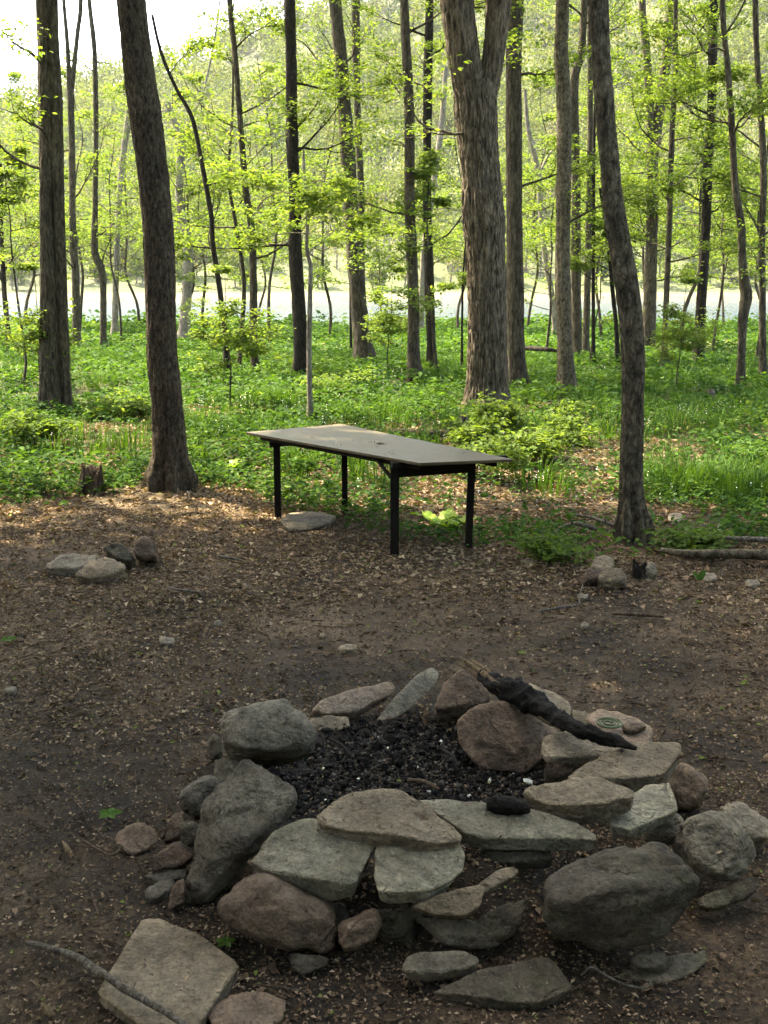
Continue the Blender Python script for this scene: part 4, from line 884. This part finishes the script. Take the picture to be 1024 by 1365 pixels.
# (which, px, distance)
LM = [(13,'dark tree at the left edge'),(66,'double trunk'),(100,'slim forked tree'),(135,'crooked tree'),(216,'big leaning brown tree'),(246,'hazy pale tree'),(296,'thin curving tree'),(340,'straight thin tree'),(398,'very dark trunk'),
      (482,'stout trunk left of centre'),(550,'left trunk of the centre pair'),(574,'right trunk of the centre pair'),(648,'biggest tree'),(689,'tall grey trunk'),(752,'knotty trunk'),(840,'scaly leaning tree'),(867,'narrow V tree'),(932,'dark trunk at right'),(989,'burled tree'),(1017,'wavy tree at the right edge')]
spots = [(1,318,24),(1,945,30),(3,905,33),(1,1003,26),(3,800,36),(0,725,30),(3,610,42),(3,440,40),(1,362,33),(3,270,43),(1,165,36),(3,110,42),(2,28,21),
         (3,190,46),(3,560,46),(3,700,45),(3,850,44),(3,960,46),(3,1012,41),(3,40,44),(3,345,47),(0,505,46),(2,590,22),(1,1022,36),(4,60,17),(4,905,19),(4,310,16.5),(2,230,34),(1,12,27),(3,250,38),(4,520,23),(2,785,26)]
kinds = ['spreading', 'tall airy', 'low bushy', 'very tall', 'knee high']
for n_, (k, px, Y) in enumerate(spots):
    x = (px - 512) / FOC * Y; lx, ln_ = min(LM, key=lambda q: abs(q[0] - px)); sd = 'left' if px < lx else 'right'
    far = 'close by' if Y < 25 else ('half way to the river' if Y < 43 else 'near the river')
    place(k, x, Y, f'{kinds[k]} young tree {far}, {sd} of {ln_}'.replace('half way to the river', 'half way back'), g.uniform(.85, 1.15), g.uniform(0, 6.3))

# ------------------------------------------------------------------ herb layer, litter
BX = np.array([-80, 0, 200, 330, 372, 470, 530, 640, 760, 870, 1024, 1100]); BR = np.array([700, 692, 655, 662, 690, 712, 735, 742, 752, 748, 738, 735])
def bdist(x, y):       # > 0 beyond the clearing's edge, in metres
    px = 512 + x / np.maximum(y, .5) * FOC; row = np.interp(px, BX, BR); a = R(PITCH) + np.arctan((row - 682.5) / FOC)
    return y - CAMZ / np.tan(a) + .35 * noise2(x, y, 1.7, 2, 55)
def scatter(g, y0, y1, dens, wide=.80):
    area = wide * .5 * (y1 ** 2 - y0 ** 2) + .6 * (y1 - y0); n = int(area * dens)
    y = np.sqrt(g.uniform(y0 ** 2, y1 ** 2, n)); x = g.uniform(-.5, .5, n) * (wide * y + .6); return x, y
def trunk_ok(x, y): return np.ones(len(x), bool)
def patch(x, y): return noise2(x, y, .55, 3, 61)
def brown(x, y):       # the leafy brown patch right of the table
    px = 512 + x / y * FOC
    return 1.15 * sstep(520, 620, px) * sstep(8.2, 9.5, y) * sstep(15.5, 13, y) + .6 * sstep(.0, .25, noise2(x, y, .45, 2, 303)) * sstep(8, 10, y) * sstep(20, 14, y) + .7 * sstep(300, 200, abs(px - 250) * 4) * sstep(12, 13, y) * sstep(18, 16, y)

hb = MB(); g = np.random.default_rng(77)
# near herbs, leaf by leaf, grouped in small plants
def herbs(y0, y1, plants, per, ls, hh, fine, rad):
    x, y = scatter(g, y0, y1, plants); pt = patch(x, y); b = bdist(x, y)
    q0 = PZ(850, 722, 0); b = np.where(np.hypot((x - q0[0]) / .38, (y - q0[1] + .15) / .5) < 1, -1, b)
    keep = (b > 0) & (g.random(len(x)) < np.clip(.72 + pt * 1.3 - .75 * np.clip(brown(x, y), 0, 1) * (pt < .25), .10, 1) * sstep(0, .5, b)); x, y, pt = x[keep], y[keep], pt[keep]
    n = len(x); z = gh(x, y); H = hh * g.uniform(.35, 1.2, n) * (1 + pt * .7); tn = np.clip(.42 + .35 * noise2(x, y, .9, 2, 71) + g.normal(size=n) * .13, 0, 1)
    sz = g.uniform(.6, 1.3, n)
    idx = np.repeat(np.arange(n), per); m = len(idx); a = g.uniform(0, 6.283, m); r = rad * np.sqrt(g.random(m)) * sz[idx]; hfr = g.uniform(.25, 1, m)
    c = np.stack([x[idx] + r * np.cos(a), y[idx] + r * np.sin(a), z[idx] + H[idx] * hfr], 1)
    ax = np.stack([np.cos(a) + g.normal(size=m) * .35, np.sin(a) + g.normal(size=m) * .35, g.uniform(-.35, .55, m)], 1)
    leaves(hb, c, ax, unit(g.normal(size=(m, 3)) * .45 + [0, 0, 1]), ls * g.uniform(.6, 1.3, m) * sz[idx], ls * .55 * g.uniform(.7, 1.3, m) * sz[idx], np.clip(tn[idx] + g.normal(size=m) * .10, 0, 1), .2, fine, .12)
herbs(7.2, 11, 150, 8, .060, .15, True, .075)
herbs(11, 17, 70, 9, .080, .22, True, .12)
herbs(17, 30, 24, 10, .13, .26, False, .22)
herbs(30, 47, 9, 12, .20, .28, False, .42)
herbs(46, 52, 9, 14, .24, .62, False, .5)
tag(hb.build('ground_cover', M['leaf_herb']), 'green herbs and seedlings covering the forest floor beyond the clearing', None, None, 'stuff')

gm = MB()
def tufts(cx, cy, n, L, spread, tone):
    a = g.uniform(0, 6.283, n); r = spread * np.sqrt(g.random(n)); b = np.stack([cx + r * np.cos(a), cy + r * np.sin(a), gh(cx + r * np.cos(a), cy + r * np.sin(a))], 1)
    out = np.stack([np.cos(a), np.sin(a), np.zeros(n)], 1); l = L * g.uniform(.6, 1.2, n)[:, None]; w = .004 + .006 * L
    side = np.stack([-np.sin(a), np.cos(a), np.zeros(n)], 1) * w; lean = g.uniform(.15, .8, n)[:, None]
    m1 = b + np.array([0, 0, 1]) * l * .6 + out * l * .22 * lean; tip = b + np.array([0, 0, 1]) * l * (.95 - .3 * lean) + out * l * .75 * lean
    V = np.stack([b - side, b + side, m1 + side * .8, m1 - side * .8, tip], 1).reshape(-1, 3); k = np.arange(n)[:, None] * 5
    tt = np.repeat(np.clip(tone + g.normal(size=n) * .15, 0, 1), 5)
    gm.add(V, k + np.array([[0, 1, 2, 3]]), tt); gm.f.append(k + np.array([[3, 2, 4]]) + gm.n - len(V))
gx_, gy_ = scatter(g, 9.5, 32, 3.0); pn = noise2(gx_, gy_, .4, 2, 91); ok = (pn > -.02) & (bdist(gx_, gy_) > .8); 
for x, y in zip(gx_[ok][:900], gy_[ok][:900]): tufts(x, y, 34, g.uniform(.22, .42), .16 + .006 * y, .45)
for px, row, n in ((905, 655, 200), (935, 650, 260), (975, 662, 260), (1010, 668, 200), (1000, 645, 200), (720, 650, 90), (380, 545, 200), (345, 540, 150), (620, 520, 200), (580, 515, 200)):
    p = PZ(px, row, 0); tufts(p[0], p[1], n, .36, .35, .4)
tag(gm.build('grass', M['grass']), 'tufts of thin bright grass among the herbs', None, None, 'stuff')

# small white flowers
fm = MB()
x, y = scatter(g, 8.5, 24, 9); pn = noise2(x, y, .7, 2, 93); ok = (pn > .25) & (bdist(x, y) > .3); x, y = x[ok], y[ok]; n = len(x)
p0 = PZ(740, 672, 0); ex = g.normal(size=(20, 2)) * [.6, .6] + p0[:2]; x = np.concatenate([x, ex[:, 0]]); y = np.concatenate([y, ex[:, 1]]); n = len(x)
for k in range(4):
    a = g.uniform(0, 6.28, n); c = np.stack([x, y, gh(x, y) + .16 + .10 * g.random(n)], 1)
    leaves(fm, c, np.stack([np.cos(a), np.sin(a), .3 * np.ones(n)], 1), np.array([0, -.5, .8]), .014, .010, .5)
tag(fm.build('wildflowers', M['petal']), 'tiny white wildflowers scattered among the herbs', None, None, 'stuff')

# dead leaves and crumbs
lt = MB()
def litter(y0, y1, dens, s0, s1, tmax, tmin=0, cond=None, fine=False, wide=.80):
    x, y = scatter(g, y0, y1, dens, wide); r = np.hypot((x - RC[0]) / .98, (y - RC[1]) / 1.02)
    pn = noise2(x, y, .8, 3, 95); keep = ((r > .66) | (g.random(len(x)) < .40)) & (g.random(len(x)) < np.clip(.80 + pn * 1.3, .38, 1))
    if cond is not None: keep &= cond(x, y)
    x, y, pn = x[keep], y[keep], pn[keep]; n = len(x); s = g.uniform(s0, s1, n) * (1 + (g.random(n) < .05) * .4); z = ground_z(x, y) + g.uniform(.002, .012, n)
    tone = np.clip(g.beta(2, 2.2, n) * (tmax - tmin) + tmin + pn * .15, 0, .954); gb = g.random(n) < .015; tone[gb] = .98
    leaves(lt, np.stack([x, y, z], 1), unit(g.normal(size=(n, 3)) * [1, 1, .22]), unit(g.normal(size=(n, 3)) * .42 + [0, 0, 1]), s, s * g.uniform(.3, .75, n), tone, g.uniform(-.1, .35), fine, .15)
litter(1.6, 4.2, 9500, .006, .021, 1.0)
litter(4.2, 9.5, 3100, .008, .030, 1.0)
litter(1.6, 5.5, 300, .020, .040, .75, 0, None, True)
litter(5.5, 9.5, 260, .03, .055, .9, .1, None, True)
litter(6.5, 11.5, 420, .035, .07, 1.0, .3, lambda x, y: g.random(len(x)) < .25 + .75 * sstep(-2.2, .2, bdist(x, y)))
litter(9.0, 18, 420, .045, .085, .95, .35, lambda x, y: bdist(x, y) > -.5)
tag(lt.build('leaf_litter', M['litter']), 'brown crumbled dead leaves covering the clearing', None, None, 'stuff')

# scraps of leaf and soil lying on the stones
from mathutils.bvhtree import BVHTree
off = 0; AV, AF = [], []
for v, f in ROCKV: AV.append(v); AF.append(f + off); off += len(v)
bvh = BVHTree.FromPolygons(np.concatenate(AV).tolist(), np.concatenate(AF).tolist())
sm = MB(); hits = []
for k in range(2600):
    a_ = g.uniform(0, 6.283); r_ = g.uniform(.5, 1.35); x0, y0 = RC[0] + r_ * math.cos(a_), RC[1] - .1 + r_ * math.sin(a_)
    h = bvh.ray_cast(Vector((x0, y0, 1.5)), Vector((0, 0, -1)))
    if h[0] is not None and h[1].z > .55 and noise2(x0, y0, 5, 2, 12)[0] > -.02: hits.append((h[0][:], h[1][:]))
hp = np.array([h[0] for h in hits]); hn = np.array([h[1] for h in hits]); n = len(hp); s_ = g.uniform(.004, .014, n); big = g.random(n) < .04; s_[big] *= 2.4
leaves(sm, hp + hn * .002, unit(np.cross(hn, g.normal(size=(n, 3)))), unit(hn + g.normal(size=(n, 3)) * .25), s_, s_ * g.uniform(.3, .7, n), g.random(n) * .93, .15)
tag(sm.build('leaf_scraps', M['litter']), 'tiny leaf scraps and crumbs lying on the fire ring stones', None, None, 'stuff')

tw = MB()
x, y = scatter(g, 2.0, 10, 30)
for a, b in zip(x, y):
    if math.hypot(a - RC[0], b - RC[1]) < .95: continue
    L = g.uniform(.05, .22); th = g.uniform(0, 6.28); z = gz(a, b) + .012; d = np.array([math.cos(th), math.sin(th), 0])
    tube(tw, np.array([[a, b, z], [a, b, z + .004] + d * L * .5 + g.normal(size=3) * .008, [a, b, z] + d * L]), [.003, .003, .0015], 4, .5, None, False)
tag(tw.build('twigs', M['rotten']), 'thin brown twigs strewn over the clearing', None, None, 'stuff')

# ------------------------------------------------------------------ sticks, stumps, fallen wood, single plants
def stick(name, label, pts, mt, cat='stick', seg=12, amp=.2, n=60, extra=()):
    """pts: (px, py, z, width)"""
    P = []
    for a, b, z, w in pts:
        p = PZ(a, b, z); P.append(np.append(p, w / 2 * np.linalg.norm(p - [0, 0, 2]) / FOC))
    P = np.array(P); q = crom(P, n); mb = MB(); b0 = q[0, :3].copy(); tube(mb, q[:, :3] - b0, q[:, 3], seg, .5, wood_disp(amp, 1.5, len(label)))
    for ex in extra:
        E = np.array([np.append(PZ(a, b, z), w / 2 * np.linalg.norm(PZ(a, b, z) - [0, 0, 2]) / FOC) for a, b, z, w in ex]); e = crom(E, 16); tube(mb, e[:, :3] - b0, e[:, 3], 7, .5)
    o = mb.build(name, mt, None, True); o.location = b0; tag(o, label, cat); return o
stick('stick', 'long bent grey stick lying over the square slab at the lower left', [(36,1257,.03,5),(60,1262,.035,8),(100,1275,.05,9),(125,1292,.07,11),(145,1303,.08,9),(165,1318,.09,9),(205,1340,.085,8),(250,1368,.08,7),(290,1392,.06,6)], M['stick'])
stick('fallen_branch', 'pale forked fallen branch left of the scaly leaning tree', [(728,720,.02,3),(745,706,.05,5),(762,699,.10,6),(778,700,.10,6),(800,708,.04,5)], M['grey_wood'], 'branch', 8, extra=[[(768,686,.13,2),(790,690,.12,4),(808,697,.10,5),(828,704,.05,5)], [(806,688,.16,2),(808,697,.10,4)], [(762,699,.10,4),(763,692,.15,2)]])
stick('fallen_log', 'mossy fallen log at the right edge behind the leaf litter', [(880,733,.06,7),(915,738,.07,10),(960,738,.08,12),(1000,739,.08,13),(1060,742,.08,14)], M['bark_scaly'], 'log', 16)
stick('fallen_branch', 'pale dead branch reaching from the right edge above the mossy log', [(965,716,.14,4),(985,718,.14,6),(1010,719,.14,7),(1050,722,.14,8)], M['grey_wood'], 'branch', 8)
stick('fallen_log', 'brown rotten log lying on the ground behind the table', [(520,575,.12,7),(545,577,.12,10),(570,579,.12,11),(600,578,.10,8)], M['rotten'], 'log', 14)
stick('fallen_log', 'dark distant log behind the tall grey trunk', [(672,463,.3,4),(700,464,.3,6),(730,466,.3,6),(745,468,.25,4)], M['bark_dark'], 'log', 8)
stick('stick', 'thin pale stick bent at a right angle on the litter at right', [(718,815,.02,3),(745,810,.025,4),(771,806,.03,3),(772,795,.04,2),(777,780,.06,2)], M['grey_wood'], 'stick', 6, .1, 30)
stick('stick', 'straight brown stick on the litter below the charred stump', [(816,818,.02,3),(850,819,.025,5),(885,822,.02,3)], M['rotten'], 'stick', 6, .1, 20)
stick('stick', 'thin stick lying on the litter left of the square slab', [(110,1120,.02,3),(150,1140,.03,3),(165,1118,.03,2)], M['rotten'], 'stick', 6, .1, 20)
stick('wood_splinter', 'pale yellow split wood splinter left of the fire ring', [(84,1122,.02,3),(90,1132,.03,7),(97,1143,.02,4)], M['split_wood'], 'wood chip', 6, .2, 14)
stick('wood_splinter', 'pale wood chip at the bottom left corner', [(56,1338,.02,3),(62,1345,.03,10),(72,1355,.02,5)], M['split_wood'], 'wood chip', 6, .2, 14)
stick('twig', 'curved pale twig on the leaves below the biggest boulder', [(775,1300,.02,2),(788,1289,.05,3),(808,1300,.05,3),(835,1313,.04,3),(864,1316,.03,3),(868,1300,.07,2)], M['grey_wood'], 'stick', 6, .1, 30)
stick('stick', 'thin pale stick on the soil in front of the stone pile at left', [(290,741,.02,2),(305,743,.03,3),(326,748,.02,2)], M['grey_wood'], 'stick', 6, .1, 14)
stick('stick', 'thin stick on the soil left of the thin flat centre stone', [(222,783,.02,2),(245,787,.03,3),(272,790,.02,2)], M['grey_wood'], 'stick', 6, .1, 14)
def stump(name, label, px, row, w, h, mt, jag=.4, lean=(0, 0), seed=1, cat='stump'):
    p = PZ(px, row, 0); s = np.linalg.norm(p - [0, 0, 2]) / FOC; r = w / 2 * s; H = h * s; g = np.random.default_rng(seed)
    n, k = 26, 40; th = np.arange(k) * 2 * np.pi / k; V = []
    topz = H * (1 - jag * (.5 + .5 * noise(np.stack([np.cos(th) * 1.6, np.sin(th) * 1.6, np.full(k, seed)], 1), seed)) - jag * .3 * g.random(k))
    for i in range(n):
        f = i / (n - 1); rr = r * (1.25 - .45 * f + .5 * math.exp(-f * 7)) * (1 + .18 * noise(np.stack([np.cos(th) * 3, np.sin(th) * 3, np.full(k, f * 2.0)], 1), seed + 2))
        V.append(np.stack([rr * np.cos(th) + lean[0] * f * H, rr * np.sin(th) + lean[1] * f * H, topz * f - .05 * (1 - f)], 1))
    for i in range(1, 7):
        f = 1 - i / 7; V.append(np.stack([r * .8 * f * np.cos(th) + lean[0] * H, r * .8 * f * np.sin(th) + lean[1] * H, topz - H * .3 * (1 - f)], 1))
    V = np.concatenate(V); nn = n + 6; i = np.arange(nn - 1)[:, None] * k; j = np.arange(k)[None]; j2 = (j + 1) % k
    mb = MB(); mb.add(V, np.stack([i + j, i + j2, i + k + j2, i + k + j], -1).reshape(-1, 4)); o = mb.build(name, mt, None, True); o.location = (p[0], p[1], gz(p[0], p[1])); return tag(o, label, cat)
stump('rotten_stump', 'brown rotten stump in the herbs left of the big leaning tree', 120, 657, 28, 46, M['rotten'], .55, (.1, 0), 3)
stump('charred_stump', 'short dark charred stump at the foot of the scaly leaning tree', 853, 770, 22, 36, M['bark_dark'], .75, (0, 0), 4)
stump('rotten_stump', 'tall jagged grey stump beside the foot of the biggest tree', 618, 588, 13, 44, M['grey_wood'], .4, (0, 0), 5)
stump('rotten_stump', 'small grey stump among the herbs in front of the burled tree', 951, 540, 9, 22, M['grey_wood'], .4, (-.2, 0), 6)
stump('rotten_stump', 'thin broken grey stub right of the grass tufts', 1004, 640, 8, 26, M['grey_wood'], .5, (0, 0), 7)
stump('broken_branch', 'bright white broken wood sticking up at the right', 963, 718, 8, 24, simple('bleached_wood', (.62, .58, .50), .8, 30), .7, (-.15, 0), 8, 'wood chip')
# skunk cabbage: large leaves, each its own
def broad_plant(px, row, n, L, label, seed):
    p = PZ(px, row, 0); t = thing('broadleaf_plant', (p[0], p[1], gz(p[0], p[1])), label, 'plant'); g = np.random.default_rng(seed)
    for k in range(n):
        a = k * 2.4 + g.uniform(-.4, .4); l = L * g.uniform(.7, 1.1); w = l * .42; el = g.uniform(.5, 1.2); m_, q_ = 9, 5; V = []
        for i in range(m_):
            f = i / (m_ - 1); rr = l * f; ang = el * (1 - .65 * f); x0 = rr * math.cos(ang) * .95 + .02; z0 = l * (math.sin(el) * f - .35 * f * f); ww = w * math.sin(math.pi * min(1, f * .92 + .06)) ** .8 * .5
            for j in range(q_):
                s = (j / (q_ - 1) - .5) * 2; V.append([x0, ww * s, z0 + .18 * abs(s) ** 1.5 * ww + .012 * math.sin(f * 18 + j)])
        V = np.array(V); ca, sa = math.cos(a), math.sin(a); V = V @ np.array([[ca, sa, 0], [-sa, ca, 0], [0, 0, 1]])
        i = np.arange(m_ - 1)[:, None] * q_; j = np.arange(q_ - 1)[None]; mb = MB(); mb.add(V, np.stack([i + j, i + j + 1, i + q_ + j + 1, i + q_ + j], -1).reshape(-1, 4), g.random())
        mb.build('leaf', M['broad'], t, True)
broad_plant(605, 706, 8, .26, 'bright broadleaf plant by the right legs under the table', 2)
broad_plant(583, 700, 7, .24, 'darker broadleaf plant left of the bright one under the table', 3)
broad_plant(300, 630, 7, .25, 'broadleaf plant in the herbs between the leaning tree and the table', 4)
# leafy shrubs near the big tree
SHG = 'leafy bushes around the foot of the biggest tree'
def bush(px, row, h, rad, n, label, ls=.07, seed=1, tn=(.25, .85)):
    p = PZ(px, row, 0); t = thing('leafy_bush', (p[0], p[1], gz(p[0], p[1])), label, 'bush'); g = np.random.default_rng(seed); bm, lm = MB(), MB()
    for k in range(n):
        a = g.uniform(0, 6.28); u_ = g.uniform(.4, 1.3); branch(bm, lm, g, [g.normal() * rad * .3, g.normal() * rad * .3, 0], [math.cos(a) * rad * u_, math.sin(a) * rad * u_, h], math.hypot(h, rad) * g.uniform(.6, 1.1), .006, 1.3, ls, 2, tn=tn)
    bm.build('stems', M['bark'], t, True)['kind'] = 'stuff'; lm.build('leaves', M['leaf_tree'], t)['kind'] = 'stuff'
bush(640, 600, .45, .45, 9, 'bright leafy bush in front of the foot of the biggest tree', .085, 21)
bush(700, 615, .36, .55, 6, 'bright leafy bush with a white flower head right of the table end', .085, 22)
bush(760, 590, .28, .5, 5, 'leafy bush left of the scaly leaning tree', .08, 23)
bush(650, 640, .2, .4, 4, 'low leafy bush behind the right end of the table', .07, 24)
bush(185, 560, .35, .5, 5, 'bright leafy bush left of the big leaning tree', .08, 25)
bush(60, 600, .3, .5, 5, 'broad green bush at the left edge', .08, 26, (.2, .7))
bush(735, 745, .12, .22, 4, 'low green clump left of the charred stump stones', .05, 27, (.1, .5))
bush(925, 735, .10, .25, 4, 'green clump beside the mossy fallen log', .06, 29, (.2, .6))
bush(420, 540, .35, .6, 5, 'green bush beside the foot of the pale sapling', .08, 30, (.2, .8))
# a few lone seedlings and fallen green leaves in the clearing
for k, (px, row, s, lab) in enumerate([(301,1268,.035,'tiny green seedling right of the square slab'), (147,1095,.05,'green maple leaf lying left of the ring'), (931,780,.09,'single dark green leaf standing in the litter at right'), (12,860,.05,'green leaf at the left edge of the clearing')]):
    p = PZ(px, row, 0); mb = MB(); g = np.random.default_rng(k); n = 5 if k != 2 else 2; a = np.arange(n) * 6.28 / n + .3
    up = 1.6 if k == 2 else .15
    leaves(mb, np.tile([0, 0, .02], (n, 1)), np.stack([np.cos(a), np.sin(a), np.full(n, up)], 1), np.tile([0, -.4, .8], (n, 1)), s, s * .6, .3 if k == 2 else .7, .15, True, .1)
    o = mb.build('seedling', M['leaf_herb']); o.location = (p[0], p[1], gz(p[0], p[1]) + .01); tag(o, lab, 'leaf')
o = rock('stone_chip', 'reddish round chip lying on the broad pale slab', RD, [(512,572),(525,562),(548,562),(558,575),(540,586),(518,584)], (535,574,.288), A_, tilt=8, t=.01, sub=3, cat='stone', rough=.3)

print('TRIS', sum(len(m.loops) - 2 * len(m.polygons) for m in bpy.data.meshes))
